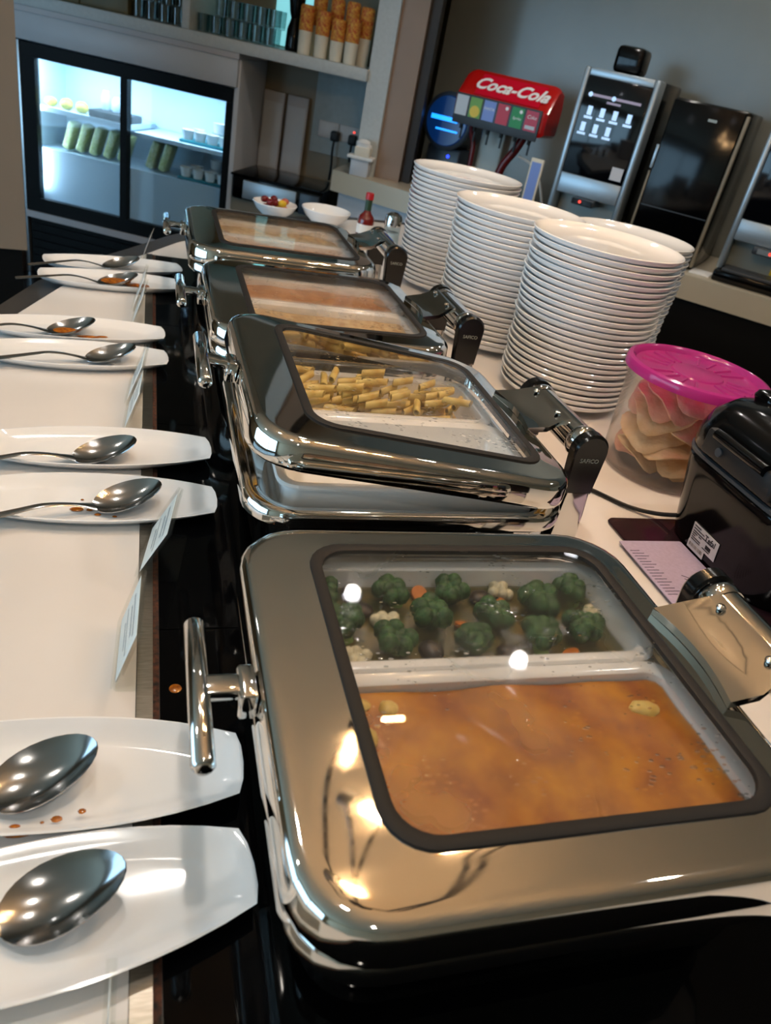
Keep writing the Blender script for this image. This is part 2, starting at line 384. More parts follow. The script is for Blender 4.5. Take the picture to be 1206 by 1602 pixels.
tubes = [(-.07, .17, -.72, 20, 75), (-.06, -.02, -.74, -25, 65), (-.12, -.18, -.7, -35, 60), (.13, -.15, -.73, 65, 80), (.2, -.13, -.76, 55, 85), (.12, .3, -.68, 80, 78)]
for k, (x, y, z, az, tilt) in enumerate(tubes):
    d = Vector((sin(rad(tilt))*sin(rad(az)), sin(rad(tilt))*cos(rad(az)), cos(rad(tilt)))); c = Vector((x, y, z))
    gt = obj('glass_tube', MB().tube([c-d*.06, c+d*.06], .017, 16, False), 'bulb_glass', ch)
    obj('bulb', MB().tube([c-d*.035, c-d*.03, c+d*.03, c+d*.035], [.003, .006, .006, .003], 10), 'bulb', gt)
    obj('socket', MB().cyl(c+d*.055, c+d*.1, .018, 14), 'black_matte', ch)
    e = c+d*.1; pts = []
    sag = Vector((x*1.6+.1*sin(k*2.1), y*1.5+.1*cos(k*1.7), z*.55))
    for q in range(15):
        t = q/14; pts.append(e*(1-t)**2+sag*2*t*(1-t)+Vector((0, 0, -.03))*t*t)
    obj('cord', MB().tube(pts, .007, 6), 'cable_black', ch)

# ---------------------------------------------------------------- buffet counter
bc = thing('buffet_counter', 'curved buffet counter with cream top and black glass strip', 'counter', (0, 0, 0))
outer = [(-.36, -.7), (-.36, .9), (-.335, 1.3), (-.285, 1.55), (-.222, 1.776), (-.14, 1.96), (-.045, 2.122), (.06, 2.31), (.22, 2.53), (.42, 2.76), (.7, 2.93), (1.0, 2.99), (1.32, 2.96), (1.32, -.7)]
inner = [(-.30, -.7), (-.30, .9), (-.278, 1.3), (-.23, 1.55), (-.17, 1.74), (-.09, 1.92), (0, 2.07), (.08, 2.22), (.25, 2.45), (.45, 2.68), (.72, 2.86), (1.0, 2.92), (1.26, 2.9), (1.26, -.7)]
obj('cabinet_base', MB().prism([(x*.93+.03, y*.97) for x, y in outer], 0, ZC-.045), 'dark_wood', bc, smooth=False)
obj('edge_trim', MB().prism(outer, ZC-.045, ZC-.006), 'trim_dark', bc, smooth=False)
obj('counter_panel', MB().prism(inner[:7]+[(0, -.7)], ZC-.006, ZC), 'counter_white', bc, smooth=False)
GY = 2.07; GX = .53
obj('counter_panel', MB().prism([(.0, GY)]+inner[7:12]+[(1.26, 2.9), (1.26, GY)], ZC-.006, ZC), 'counter_white', bc, smooth=False)
obj('counter_panel', MB().prism([(GX, -.7), (1.26, -.7), (1.26, GY-.0004), (GX, GY-.0004)], ZC-.006, ZC), 'counter_white', bc, smooth=False)
obj('steel_edge_strip', MB().box(.0006, .0155, -.7, GY-.001, ZC-.006, ZC+.0012), 'steel_strip', bc, smooth=False)
obj('crumb_seal', MB().box(.0156, .0215, -.7, GY-.001, ZC-.006, ZC-.001), 'crumb_seal', bc, smooth=False)
ys = [-.7, .17, .634, 1.115, 1.56, GY-.001]
for a, b in zip(ys[:-1], ys[1:]):
    obj('glass_panel', MB().box(.022, GX-.001, a+.0008, b-.0008, ZC-.006, ZC-.0006), 'black_glass', bc, smooth=False)
obj('sauce_spot', MB().lathe([(.0002, .0012), (.004, .0010), (.0058, .0004), (.006, 0)], 16), 'sauce', bc, (.0365, .548, ZC-.0006))

# ---------------------------------------------------------------- chafing dishes
HX, HY = .2, .2
WX, WY, WCX, WCY = .152, .16, .014, .006       # window half sizes and offset
def chafer_body(root):
    L = [rr(.150, .15, .04, .015), rr(.172, .172, .045, .018), rr(.178, .178, .048, .03), rr(.180, .180, .048, .088), rr(.186, .186, .05, .094),
         rr(.197, .197, .052, .0965), rr(.2, .2, .054, .100), rr(.2, .2, .054, .113), rr(.198, .198, .053, .117), rr(.192, .192, .05, .1185), rr(.187, .187, .05, .117),
         rr(.1855, .1855, .05, .114), rr(.180, .180, .048, .1135), rr(.178, .178, .048, .111), rr(.1765, .1765, .046, .095), rr(.172, .172, .044, .0834)]
    obj('body', MB().loft(L, True, True), 'chrome', root)
    for sx in (-1, 1):
        for sy in (-1, 1):
            obj('foot', MB().lathe([(.016, 0), (.018, .003), (.014, .016)], 16, True, True, (sx*.13, sy*.13, 0)), 'black_matte', root)
def chafer_lid(root, tilt, glass):
    px, pz = .252, .158           # hinge axis
    lid = bpy.data.objects.new('lid', None)
    def s(z, d, r): return rr(HX-d, HY-d, r, z)
    def w(dx, z): return rr(WX+dx, WY+dx, .034+dx*.6, z, WCX, WCY)
    def mid(t, z):                       # between lid edge and window
        a = rr(HX-.0125, HY-.0125, .0525, 0); b = w(.004, 0)
        return [(p[0]*(1-t)+q[0]*t, p[1]*(1-t)+q[1]*t, z) for p, q in zip(a, b)]
    L = [s(.1195, .003, .054), s(.1195, 0, .056), s(.1215, -.0012, .057), s(.1235, -.0015, .057), s(.1450, -.0003, .057)]
    L += [s(.1450+.009*sin(a), .0105*(1-cos(a))+.0002, .057-.004*(1-cos(a))) for a in (pi/12*k for k in range(1, 7))]
    L += [mid(0, .1541), mid(.15, .1542), mid(.4, .1544), mid(.7, .1546), mid(.9, .1548), mid(1, .1549), w(.0, .1550), w(-.004, .1550),
         w(-.004, .1532), mid(1, .1528), mid(0, .1515), s(.1475, .0045, .053), s(.1225, .003, .054)]
    mb = MB().loft(L, closed=True); mb.v = [(x-px, y, z-pz) for x, y, z in mb.v]
    lid = obj('lid', mb, 'steel_lid', root, (px, 0, pz), angle=50); lid.rotation_euler.y = rad(tilt)
    def sub(name, mb, mat, **k):
        mb.v = [(x-px, y, z-pz) for x, y, z in mb.v]; return obj(name, mb, mat, lid, **k)
    sub('window_gasket', MB().loft([w(.0015, .1550), w(.001, .1568), w(-.001, .1575), w(-.0075, .1575), w(-.0092, .1566), w(-.0095, .1525), w(-.004, .1522)], closed=True), 'gasket')
    sub('window_glass', MB().loft([w(-.0085, .1530), w(-.0085, .1564)], True, True), glass, smooth=False)
    sub('handle_bar', MB().tube([(-.243, -.0725, .145), (-.243, -.0715, .145), (-.243, -.069, .145), (-.243, .069, .145), (-.243, .0715, .145), (-.243, .0725, .145)], [.0045, .0066, .0082, .0082, .0066, .0045], 20), 'chrome', angle=60)
    sub('handle_post', MB().box(-.242, -.205, -.0095, .0095, .1395, .1505, .0025), 'chrome')
    sub('handle_mount', MB().box(-.215, -.2012, -.017, .017, .127, .1525, .003), 'chrome')
    # hinge bracket plate with a bowed inner edge
    top = []; n = 10
    for k in range(n+1):
        y = -.06+.12*k/n; q = abs(y)/.06
        top.append((.178+.010*(1-q*q) if q < .93 else .1785, y))
    prof = [(0, .1622), (.012, .1650), (.03, .1690), (.05, .1800), (.062, .1835)]
    loops = []
    for dz in (0, -.0075):
        for dx, z in (prof if dz == 0 else prof[::-1]):
            loops.append([(x+dx if dx < .03 else .178+dx, y*(1 if dx < .04 else .9), z+dz) for x, y in top])
    mbp = MB(); n1 = len(top); vs = [p for lp in loops for p in lp]; fs = []
    for i in range(len(loops)):
        a = i*n1; b = ((i+1) % len(loops))*n1
        for j in range(n1-1): fs.append((a+j, a+j+1, b+j+1, b+j))
    fs.append(tuple(i*n1 for i in range(len(loops)))); fs.append(tuple(i*n1+n1-1 for i in range(len(loops))))
    br = sub('hinge_bracket', mbp.add(vs, fs), 'chrome', angle=30)
    for y in (-.035, .035):
        mb = MB().lathe([(.0045, 0), (.0045, .002), (.003, .0035), (.0005, .0038)], 14, c=(.228, y, .1815)); sub('screw', mb, 'chrome')
    return lid
def chafer_hinge(root):
    ax, az = .262, .158
    obj('hinge_tube', MB().tube([(ax, -.060, az), (ax, .060, az)], .0215, 24), 'chrome', root)
    for sy in (-1, 1):
        obj('hinge_ring', MB().tube([(ax, sy*.0605, az), (ax, sy*.066, az), (ax, sy*.072, az), (ax, sy*.079, az)], [.0225, .024, .024, .021], 24), 'chrome', root)
        prof = []
        for k in range(15): a = -.1+pi*1.05*k/14; prof.append((ax+.0255*cos(a), az+.0255*sin(a)))
        prof += [(ax-.020, az-.065), (ax+.022, az-.065)]
        L = []
        for y, sc in ((.0795, .92), (.0815, 1), (.095, 1), (.098, .92)):
            L.append([(ax+(x-ax)*sc, sy*y, az-.02+(z-az+.02)*sc) for x, z in prof])
        arm = obj('hinge_arm', MB().loft(L, True, True), 'hinge_black', root, angle=30)
        obj('hinge_post', MB().loft([rr(.026, .014, .01, 0, ax, sy*.088), rr(.024, .012, .01, .06, ax, sy*.088), rr(.02, .0095, .006, .0955, ax+.001, sy*.088)], True, True), 'chrome', root)
        if sy < 0: text('brand_lettering', 'SAFICO', .0085, 'tap_grey', arm, (ax, -.0985, az-.012), (pi/2, 0, 0), depth=.0002)
CH_Y = [.405, .882, 1.338, 1.80]
CH_XS = [.286, .307, .300, .284]
ch_labels = ['chafing dish of orange curry and vegetables, beside the black rice cooker', 'chafing dish with its lid propped ajar over penne pasta',
             'closed chafing dish of pale fried rice between the penne dish and the stew dish', 'closed chafing dish of tan stew, beside the bowls at the curved counter end']
CH_T = [0, 7.2, 0, 0]; CH_G = ['lid_glass', 'lid_glass_clear', 'lid_glass', 'lid_glass']
for i in range(4):
    c = thing('chafing_dish', ch_labels[i], 'chafing dish', (CH_XS[i], CH_Y[i], ZC-.0005), 0, 'chafing dishes in a row')
    chafer_body(c); chafer_lid(c, CH_T[i], CH_G[i]); chafer_hinge(c)
# porcelain pans, two in each dish
def pan_mesh(hx, hy):
    o = lambda d, z, r: rr(hx-d, hy-d, r, z)
    L = [o(.020, .0, .02), o(.010, .012, .02), o(.008, .045, .02), o(.001, .047, .024), o(0, .050, .024), o(.002, .0525, .023), o(.010, .0525, .019), o(.0135, .050, .017), o(.016, .018, .016), o(.022, .009, .014), o(.03, .008, .01)]
    return MB().loft(L, True, True)
PH = .083                                     # pan base above counter
pan_near = pan_mesh(.170, .0955).mesh('pan'); pan_far = pan_mesh(.170, .0745).mesh('pan')
PNY, PFY = -.0768, .0942
food_names = [('holding the orange curry', 'holding the mixed vegetables'), ('standing empty in front of the penne', 'holding the penne pasta'),
              ('holding pale fried rice in the second-last dish', 'holding brown rice in the second-last dish'), ('holding tan stew in the last dish', 'holding pale rice in the last dish')]
for i in range(4):
    for k, (me, dy) in enumerate(((pan_near, PNY), (pan_far, PFY))):
        p = obj('porcelain_pan', me, 'porcelain', None, (CH_XS[i]+.006, CH_Y[i]+dy, ZC+PH))
        tag(p, 'white porcelain food pan '+food_names[i][k], 'pan', 'porcelain pans in the chafing dishes')
# foods
def food_surface(name, hx, hy, amp, seed, nx=26, ny=16, deep=.022):
    rn = random.Random(seed); ph = [(rn.uniform(20, 90), rn.uniform(20, 90), rn.uniform(0, 6), rn.uniform(.3, 1)) for _ in range(7)]
    mb = MB(); vs = []; fs = []
    for j in range(ny+1):
        for k in range(nx+1):
            x = -hx+2*hx*k/nx; y = -hy+2*hy*j/ny
            q = max(0, abs(x)-(hx-.014)), max(0, abs(y)-(hy-.014))
            d = math.hypot(*q); s_ = 1 if d < .014 else .014/d
            x2 = math.copysign(min(abs(x), hx-.014)+q[0]*s_, x); y2 = math.copysign(min(abs(y), hy-.014)+q[1]*s_, y)
            z = sum(a*sin(fx*x2+fy*y2+p) for fx, fy, p, a in ph)*amp
            vs.append((x2, y2, z))
            if j < ny and k < nx: a0 = j*(nx+1)+k; fs.append((a0, a0+1, a0+nx+2, a0+nx+1))
    n = len(vs); b = [k for k in range(nx+1)]+[(j)*(nx+1)+nx for j in range(1, ny+1)]+[ny*(nx+1)+k for k in range(nx-1, -1, -1)]+[j*(nx+1) for j in range(ny-1, 0, -1)]
    lo = [(vs[i][0]*.945, vs[i][1]*.86, -deep) for i in b]; vs += lo; m = len(b)
    for q in range(m): fs.append((b[q], n+q, n+(q+1) % m, b[(q+1) % m]))
    fs.append(tuple(n+q for q in range(m)))
    return mb.add(vs, fs)
def put_food(name, mat, i, near, amp, seed, label, cat, dz=.04):
    hx, hy, dy = (.1545, .0795, PNY) if near else (.1545, .0585, PFY)
    if dz < .03: hx -= .0045; hy -= .0045
    o = obj(name, food_surface(name, hx, hy, amp, seed, deep=min(.022, dz-.0092)), mat, None, (CH_XS[i]+.006, CH_Y[i]+dy, ZC+PH+dz))
    tag(o, label, cat); o['kind'] = 'stuff'; return o
put_food('curry', 'curry', 0, True, .0009, 3, 'orange curry sauce filling the pan in front of the mixed vegetables', 'curry', .0445)
put_food('fried_rice', 'rice', 2, True, .0012, 5, 'pale fried rice in the dish behind the penne', 'rice')
put_food('brown_rice', 'stew', 2, False, .0012, 6, 'brown rice in the rear pan of the dish behind the penne', 'rice')
put_food('stew', 'stew', 3, True, .0012, 8, 'tan stew in the last chafing dish of the row', 'stew')
put_food('pale_rice', 'rice', 3, False, .0012, 9, 'pale rice in the rear pan of the last chafing dish', 'rice')
put_food('vegetable_broth', 'broth', 0, False, .0005, 10, 'thin brown broth under the mixed vegetables', 'broth', .032)
put_food('pasta_oil', 'oil', 1, False, .0005, 11, 'oily yellow sauce under the penne pasta', 'sauce', .014)
# vegetables in the far pan of the first dish
VG = 'mixed vegetables in the far pan of the curry dish'
vx = lambda: CH_XS[0]+.006
def broccoli(x, y, z, s, rz):
    t = thing('broccoli_floret', 'green broccoli floret among the mixed vegetables', 'broccoli', (x, y, z), rz, VG)
    rn = random.Random(int(x*1e4))
    obj('stem', MB().tube([(0, -.009*s, -.004), (0, -.003*s, .004*s), (0, 0, .01*s)], [.006*s, .006*s, .009*s], 10), 'broccoli_stem', t)
    mb = MB()
    for q in range(9):
        a = q*2.4; r = .0042*math.sqrt(q)*s; mb.ball((r*cos(a), r*sin(a), .014*s+rn.uniform(-.002, .003)), .0080*s, .0080*s, .0085*s, 9, 6, .06, rn)
    obj('head', mb, 'broccoli', t)
zv = ZC+PH+.033
VEG = []                                     # kind, x, y, radius on the plane, scale, turn
for (x, y, sc, t) in ((-.125, .0, 1.05, .4), (-.075, -.032, 1.05, 2), (-.02, .02, 1.15, 3.5), (.03, -.008, 1.05, 5), (.075, .015, 1.2, 1), (.06, -.034, 1.1, .2), (.115, -.012, 1.1, 2.2), (-.05, .03, 1.0, 1.2), (-.005, -.036, 1.0, 2.7), (.13, .028, 1.0, .7), (.0, .036, 1.0, 4), (-.13, .032, .9, 5)):
    VEG.append(['b', x, y, .0205*sc*1.06, sc*1.06, t])
for k, (x, y) in enumerate(((-.09, .018), (-.14, -.03), (-.03, -.02), (.02, .035), (-.1, .04), (.01, -.03))): VEG.append(['m', x, y, .0125, 1, k*1.1])
for k, (x, y) in enumerate(((-.035, .038), (.05, .032), (.1, .03), (-.005, -.006), (.1, -.035), (-.145, .015))): VEG.append(['c', x, y, .0082, .8, k])
for k, (x, y) in enumerate(((.04, .04), (-.06, .0), (.14, .005), (-.11, -.035))): VEG.append(['f', x, y, .0135, .8, k])
for it in range(900):
    for i in range(len(VEG)):
        for j in range(i+1, len(VEG)):
            p, q = VEG[i], VEG[j]; dx, dy = q[1]-p[1], q[2]-p[2]; d = math.hypot(dx, dy) or 1e-6; need = p[3]+q[3]
            if d < need:
                m_ = (need-d)*.25/d; p[1] -= dx*m_; p[2] -= dy*m_; q[1] += dx*m_; q[2] += dy*m_
    for p in VEG:
        p[1] = max(-.152+p[3], min(.152-p[3], p[1])); p[2] = max(-.057+p[3], min(.057-p[3], p[2]))
for k, (kind, x, y, r_, sc, t) in enumerate(VEG):
    X, Y = vx()+x, CH_Y[0]+PFY+y; rn = random.Random(k+40)
    if kind == 'b': broccoli(X, Y, zv, sc, t)
    elif kind == 'm':
        o = obj('mushroom_piece', MB().ball((0, 0, 0), .0125, .0105, .006, 14, 8, .06, rn), 'mushroom', None, (X, Y, zv+.0035), t); o.rotation_euler.x = rn.uniform(-.3, .3)
        tag(o, 'dark brown mushroom piece among the mixed vegetables', 'mushroom', VG)
    elif kind == 'c':
        o = obj('carrot_slice', MB().lathe([(.0004, -.002), (.0078, -.002), (.0082, 0), (.0078, .002), (.0004, .002)], 16), 'carrot', None, (X, Y, zv+.004), t); o.rotation_euler.x = .5+.1*(k % 3)
        tag(o, 'orange carrot slice among the mixed vegetables', 'carrot', VG)
    else:
        mb = MB()
        for q in range(7): mb.ball((.0038*math.sqrt(q)*cos(q*2.4), .0038*math.sqrt(q)*sin(q*2.4), rn.uniform(0, .004)), .0062, .0062, .006, 8, 6, .06, rn)
        tag(obj('cauliflower_floret', mb, 'cauli', None, (X, Y, zv+.003), t), 'cream cauliflower floret among the mixed vegetables', 'cauliflower', VG)
# curry lumps
for k in range(4):
    rn = random.Random(k+90)
    o = obj('curry_chunk', MB().ball((0, 0, 0), rn.uniform(.008, .015), rn.uniform(.007, .012), .006, 12, 8, .14, rn), 'penne', None, (vx()+(-.128, -.105, -.13, .12)[k], CH_Y[0]+PNY+(.066, .062, .035, .045)[k], ZC+PH+.0445), k)
    tag(o, 'yellow chunk half sunk in the orange curry', 'food', 'chunks in the curry')
# penne
pen = MB(); seg = 12
ring = lambda r, z, sk: [(r*cos(2*pi*k/seg), r*sin(2*pi*k/seg), z+sk*r*cos(2*pi*k/seg)) for k in range(seg)]
pen.loft([ring(.0052, -.020, .8), ring(.0052, .020, .8), ring(.0038, .020, .8), ring(.0038, -.020, .8)], closed=True)
pen_me = pen.mesh('penne'); pen_me.materials.append(M['penne'])
def seg_gap(p, u, q, v, h):
    """smallest distance between two level segments of half length h (same axis height difference kept)"""
    best = 9
    for i in range(-4, 5):
        c = p+u*(h*i/4); t = max(-h, min(h, (c-q).dot(v))); best = min(best, (c-(q+v*t)).length)
    for i in range(-4, 5):
        c = q+v*(h*i/4); t = max(-h, min(h, (c-p).dot(u))); best = min(best, (c-(p+u*t)).length)
    return best
laid = []; rn = random.Random(501); PR = .0052
while len(laid) < 120:
    best = None
    for c_ in range(26):                     # of several places take the lowest
        a_ = rn.gauss(.5, .5); u = Vector((cos(a_), sin(a_), 0))
        mx = .150-.0245*abs(u.x)-PR; my = .0555-.0245*abs(u.y)-PR
        x = rn.uniform(-mx, mx) if len(laid) < 45 else max(-mx, min(mx, -.14+abs(rn.gauss(0, .10)))); y = rn.uniform(-my, my); z = .0148
        while z < .09:
            p = Vector((x, y, z))
            if all(abs(q.z-z) > 2*PR or (q-p).length > .06 or seg_gap(p, u, q, v, .0235) >= 2*PR-.0001 for q, v in laid): break
            z += .001
        if best is None or z < best[0]: best = (z, p, u, a_)
    laid.append((best[1], best[2])); PENNE_TOP = max(p_.z for p_, _ in laid)
    o = bpy.data.objects.new('penne', pen_me); COL.objects.link(o)
    o.location = Vector((CH_XS[1]+.006, CH_Y[1]+PFY, ZC+PH))+best[1]
    o.rotation_euler = (pi/2, 0, best[3]+pi/2)
    tag(o, 'pale yellow penne tube heaped in the white pan', 'pasta', 'penne pasta in the propped-open dish')

# ---------------------------------------------------------------- spoon rest plates and serving spoons
def boat_loop(L, w, e, z, r=.010, n=12):
    """long dish outline: bowed long sides, short nearly straight ends"""
    top = []
    for k in range(n+1):
        t = -1+2*k/n; x = t*(L-r*.4); top.append((x, w-(w-e)*abs(t)**2.2, z))
    cap = [(L, e*.55, z), (L+.0012, 0, z), (L, -e*.55, z)]
    bot = [(x, -y, z) for x, y, _ in top[::-1]]
    cap2 = [(-L, -e*.55, z), (-L-.0012, 0, z), (-L, e*.55, z)]
    return top+cap+bot+cap2
def boat_plate():
    L = [boat_loop(.118, .036, .018, .0004), boat_loop(.128, .043, .021, .0012), boat_loop(.146, .053, .028, .010), boat_loop(.1525, .057, .0315, .0148), boat_loop(.1532, .0575, .032, .0162),
         boat_loop(.1505, .0555, .0305, .0166), boat_loop(.142, .0495, .026, .0125), boat_loop(.126, .041, .020, .0058), boat_loop(.115, .034, .0165, .0046)]
    return MB().loft(L, True, True)
boat_me = boat_plate().mesh('spoon_rest_plate')
def spoon_parts():
    a, b, dep = .043, .029, .0135
    nx, ny = 22, 16; top = []
    mb = MB(); loops = []
    for th in (0, 1):
        for i in range(9):
            t = i/8 if th == 0 else 1-i/8; rf = max(t, .02)
            off = .0 if th == 0 else -.0011
            sc = 1 if th == 0 else 1.012
            loops.append([((a*rf*cos(2*pi*k/28)*(1.05 if cos(2*pi*k/28) > 0 else 1.0))*sc, b*rf*sin(2*pi*k/28)*sc*(1-.10*cos(2*pi*k/28)), -dep*(1-rf**2.2)+off+.016) for k in range(28)])
    mb.loft(loops, True, True)
    mb.xform(Matrix.Translation((0, 0, .009)) @ Matrix.Rotation(rad(-15), 4, 'Y') @ Matrix.Translation((0, 0, -.009)))
    mb.v = [(x, y, z+.0085) for x, y, z in mb.v]
    bowl = mb.mesh('bowl')
    hm = MB(); L = []
    for i in range(20):
        t = i/19; x = -.0405-.165*t
        z = .0132+.0125*math.sin(min(1, t*2.6)*pi/2)+.003*t-.020*max(0, t-.4)
        wd = .0105-.0062*math.sin(min(1, t*5)*pi/2)+.0052*t**2
        if t > .96: wd *= .75
        L.append([(x, wd, z), (x, wd*.6, z+.0013), (x, -wd*.6, z+.0013), (x, -wd, z), (x, -wd*.6, z-.001), (x, wd*.6, z-.001)])
    hm.loft(L, True, True)
    return bowl, hm.mesh('handle', angle=70)
bowl_me, hand_me = spoon_parts()
# (cx, cy, rot) of each plate; (dx, dy, rot) of its spoon bowl
SET = [(-.064, .326, 7, -.045, .336, 14), (-.064, .446, -2, -.069, .443, 22), (-.058, .868, 0, -.015, .866, 20), (-.057, 1.003, 3, -.048, .985, 17),
       (-.112, 1.335, 4, -.055, 1.335, 17), (-.116, 1.458, 4, -.128, 1.45, 17), (-.067, 1.778, 5, -.058, 1.765, 14), (-.07, 1.897, 10, -.055, 1.893, 22)]
DISH = ['by the curry dish', 'by the curry dish', 'by the penne dish', 'by the penne dish', 'by the third chafing dish', 'by the third chafing dish', 'by the last chafing dish', 'by the last chafing dish']
PL = ['white boat-shaped spoon rest with a clean polished spoon by the curry dish', 'white boat-shaped spoon rest with orange drips by the curry dish',
      'white boat-shaped spoon rest with a greasy spoon by the penne dish', 'white boat-shaped spoon rest with a clean spoon by the penne dish',
      'white boat-shaped spoon rest with a clean spoon by the third chafing dish', 'white boat-shaped spoon rest with an orange smear by the third chafing dish',
      'white boat-shaped spoon rest with an orange sauced spoon by the last chafing dish', 'white boat-shaped spoon rest with a clean spoon by the last chafing dish']
SP = ['clean polished serving spoon on the spoon rest by the curry dish', 'wet steel serving spoon on the drip-stained spoon rest by the curry dish',
      'greasy serving spoon with food bits on the spoon rest by the penne dish', 'clean serving spoon on the spoon rest by the penne dish',
      'clean serving spoon on the spoon rest by the third chafing dish', 'serving spoon with orange residue by the third chafing dish',
      'serving spoon full of orange sauce by the last chafing dish', 'clean serving spoon on the spoon rest by the last chafing dish']
plates = []
for i, (cx, cy, r, sx, sy, sr) in enumerate(SET):
    p = obj('spoon_rest', boat_me, 'plate_white', None, (cx, cy, ZC+.0009), rad(r)); tag(p, PL[i], 'dish', 'boat-shaped spoon rests'); plates.append(p)
    s = thing('serving_spoon', SP[i], 'spoon', (sx, sy, ZC-.0019), rad(sr), 'serving spoons')
    b = obj('bowl', bowl_me, 'spoon_steel', s); obj('handle', hand_me, 'spoon_steel', s)
    if i == 6: obj('sauce', MB().loft([[(-.004+.032*q*cos(2*pi*k/20), .022*q*sin(2*pi*k/20), .0182+.001*(1-q)) for k in range(20)] for q in (1, .6, .1)], False, True), 'sauce', b)
    if i == 5: obj('sauce', MB().loft([[(-.012+.02*q*cos(2*pi*k/16), .014*q*sin(2*pi*k/16), .0145) for k in range(16)] for q in (1, .4)], False, True), 'sauce', b)
def drop(plate, wx, wy, rx, ry=None, z=.0066):
    """sauce drop at world x, y lying on a plate"""
    mw = plate.matrix_basis.inverted() @ Vector((wx, wy, 0)); ry = ry or rx
    o = obj('sauce_drop', MB().loft([[(rx*q*cos(2*pi*k/14)*(1+.12*sin(3*k)), ry*q*sin(2*pi*k/14), h) for k in range(14)] for q, h in ((1, 0), (.8, .0006), (.3, .0008))], False, True), 'sauce', plate, (mw.x, mw.y, z))
for x, y, rx, ry in ((-.056, .404, .0042, .003), (-.038, .409, .003, .0026), (-.085, .401, .004, .0018), (-.066, .402, .0015, .0012), (-.083, .393, .009, .0022)): drop(plates[1], x, y, rx, ry, .011)
for x, y, rx, ry in ((-.075, .853, .008, .005), (-.06, .852, .004, .003), (-.085, .862, .003, .002), (-.05, .842, .004, .003), (-.07, .875, .002, .0015), (-.03, .838, .003, .002)): drop(plates[2], x, y, rx, ry, .0056)
for x, y, rx, ry in ((-.1, 1.44, .02, .006), (-.075, 1.445, .01, .004)): drop(plates[5], x, y, rx, ry, .006)
drop(plates[6], -.02, 1.78, .028, .014, .006)

# ---------------------------------------------------------------- acrylic sign holders
def holder(x, y, rz, label, lean=18, base=.036):
    t = thing('sign_holder', label, 'sign holder', (x, y, ZC+.0014), rad(rz), 'acrylic dish name holders')
    h, w = .074, .048; k = sin(rad(lean)); Mx = Matrix.Translation((-.010, 0, .0025)) @ Matrix.Rotation(rad(lean), 4, 'Y')
    obj('front_sheet', MB().box(-.0015, 0, -w, w, 0, h).xform(Mx), 'acrylic', t, smooth=False)
    obj('back_sheet', MB().box(.0034, .0049, -w, w, .02, h).xform(Mx), 'acrylic', t, smooth=False)
    obj('top_fold', MB().box(0, .0034, -w, w, h-.0018, h).xform(Mx), 'acrylic', t, smooth=False)
    ft = obj('foot', MB().loft([rr(base/2, w, .005, -.001, base/2-.009, 0, 4), rr(base/2, w, .005, .0005, base/2-.009, 0, 4)], True, True), 'acrylic', t, smooth=False)
    pp = obj('paper_insert', MB().box(.0012, .0016, -w+.004, w-.004, .006, h-.006).xform(Mx), 'paper', t, smooth=False)
    for q, (z, wd) in enumerate(((.052, .030), (.043, .022), (.030, .034), (.023, .020))):
        rn = random.Random(q+int(y*1000)); mb = MB(); yy = -wd
        while yy < wd:
            l_ = rn.uniform(.003, .008); mb.box(.0008, .0011, yy, min(yy+l_, wd), z, z+(.004 if q < 2 else .0025)); yy += l_+.0018
        obj('print_line', mb.xform(Mx), 'ink', pp, smooth=False)
holder(-.004, .208, 0, 'clear acrylic sign holder beside the clean spoon rest of the curry dish', 2)
holder(-.010, .594, -2, 'clear acrylic sign holder with printed card standing across the steel strip', 17)
holder(.014, .765, -9, 'clear acrylic sign holder leaning over the black glass by the greasy spoon', 27, .045)
holder(-.016, 1.116, -3, 'clear acrylic sign holder behind the clean spoon of the penne dish', 19)
holder(-.014, 1.217, -4, 'clear acrylic sign holder facing the clean spoon rest of the third chafing dish', 20)
holder(-.014, 1.567, -3, 'clear acrylic sign holder behind the orange smeared spoon rest', 18)
holder(-.014, 1.667, -3, 'clear acrylic sign holder in front of the orange sauced spoon', 18)
holder(.0, 2.017, -6, 'clear acrylic sign holder at the end of the steel strip', 18)

# ---------------------------------------------------------------- plate stacks
def dinner_plate():
    pr = [(.002, .0078), (.074, .0078), (.077, 0), (.081, 0), (.083, .0081), (.110, .0106), (.131, .0154), (.1385, .0205), (.1415, .0250), (.142, .0270), (.1408, .0281), (.1385, .0274), (.1345, .0235), (.128, .0192), (.110, .0148), (.088, .0119), (.070, .0118), (.002, .0116)]
    return MB().lathe(pr, 56, True, True)
plate_me = dinner_plate().mesh('dinner_plate', angle=50)
STK = [(.852, 1.361, 26, 'beside the plastic tub of crackers', .95, 1.045), (.797, 1.660, 25, 'between two others along the chafing dishes', .95, 1.04),
       (.826, 2.10, 25, 'beside the hot sauce bottle', .98, 1.06), (1.125, 1.70, 23, 'nearest the coffee machines', .97, 1.04)]
for si, (x, y, n, where, s0, s1) in enumerate(STK):
    rn = random.Random(si+5); pitch = .0119; jx = jy = 0
    for k in range(n):
        t = k/(n-1)
        o = bpy.data.objects.new('dinner_plate', plate_me); COL.objects.link(o)
        if not plate_me.materials: plate_me.materials.append(M['plate_white'])
        sc = s0+(s1-s0)*t; o.scale = (sc, sc, 1)
        o.location = (x+rn.uniform(-.0022, .0022), y+rn.uniform(-.0022, .0022), ZC+k*pitch+.0002); o.rotation_euler.z = rn.uniform(0, 6)
        tag(o, ('topmost white dinner plate of the stack ' if k == n-1 else 'lowest white dinner plate of the stack ' if k == 0 else 'white dinner plate in the middle of the stack ')+where, 'plate', 'dinner plates stacked '+where)

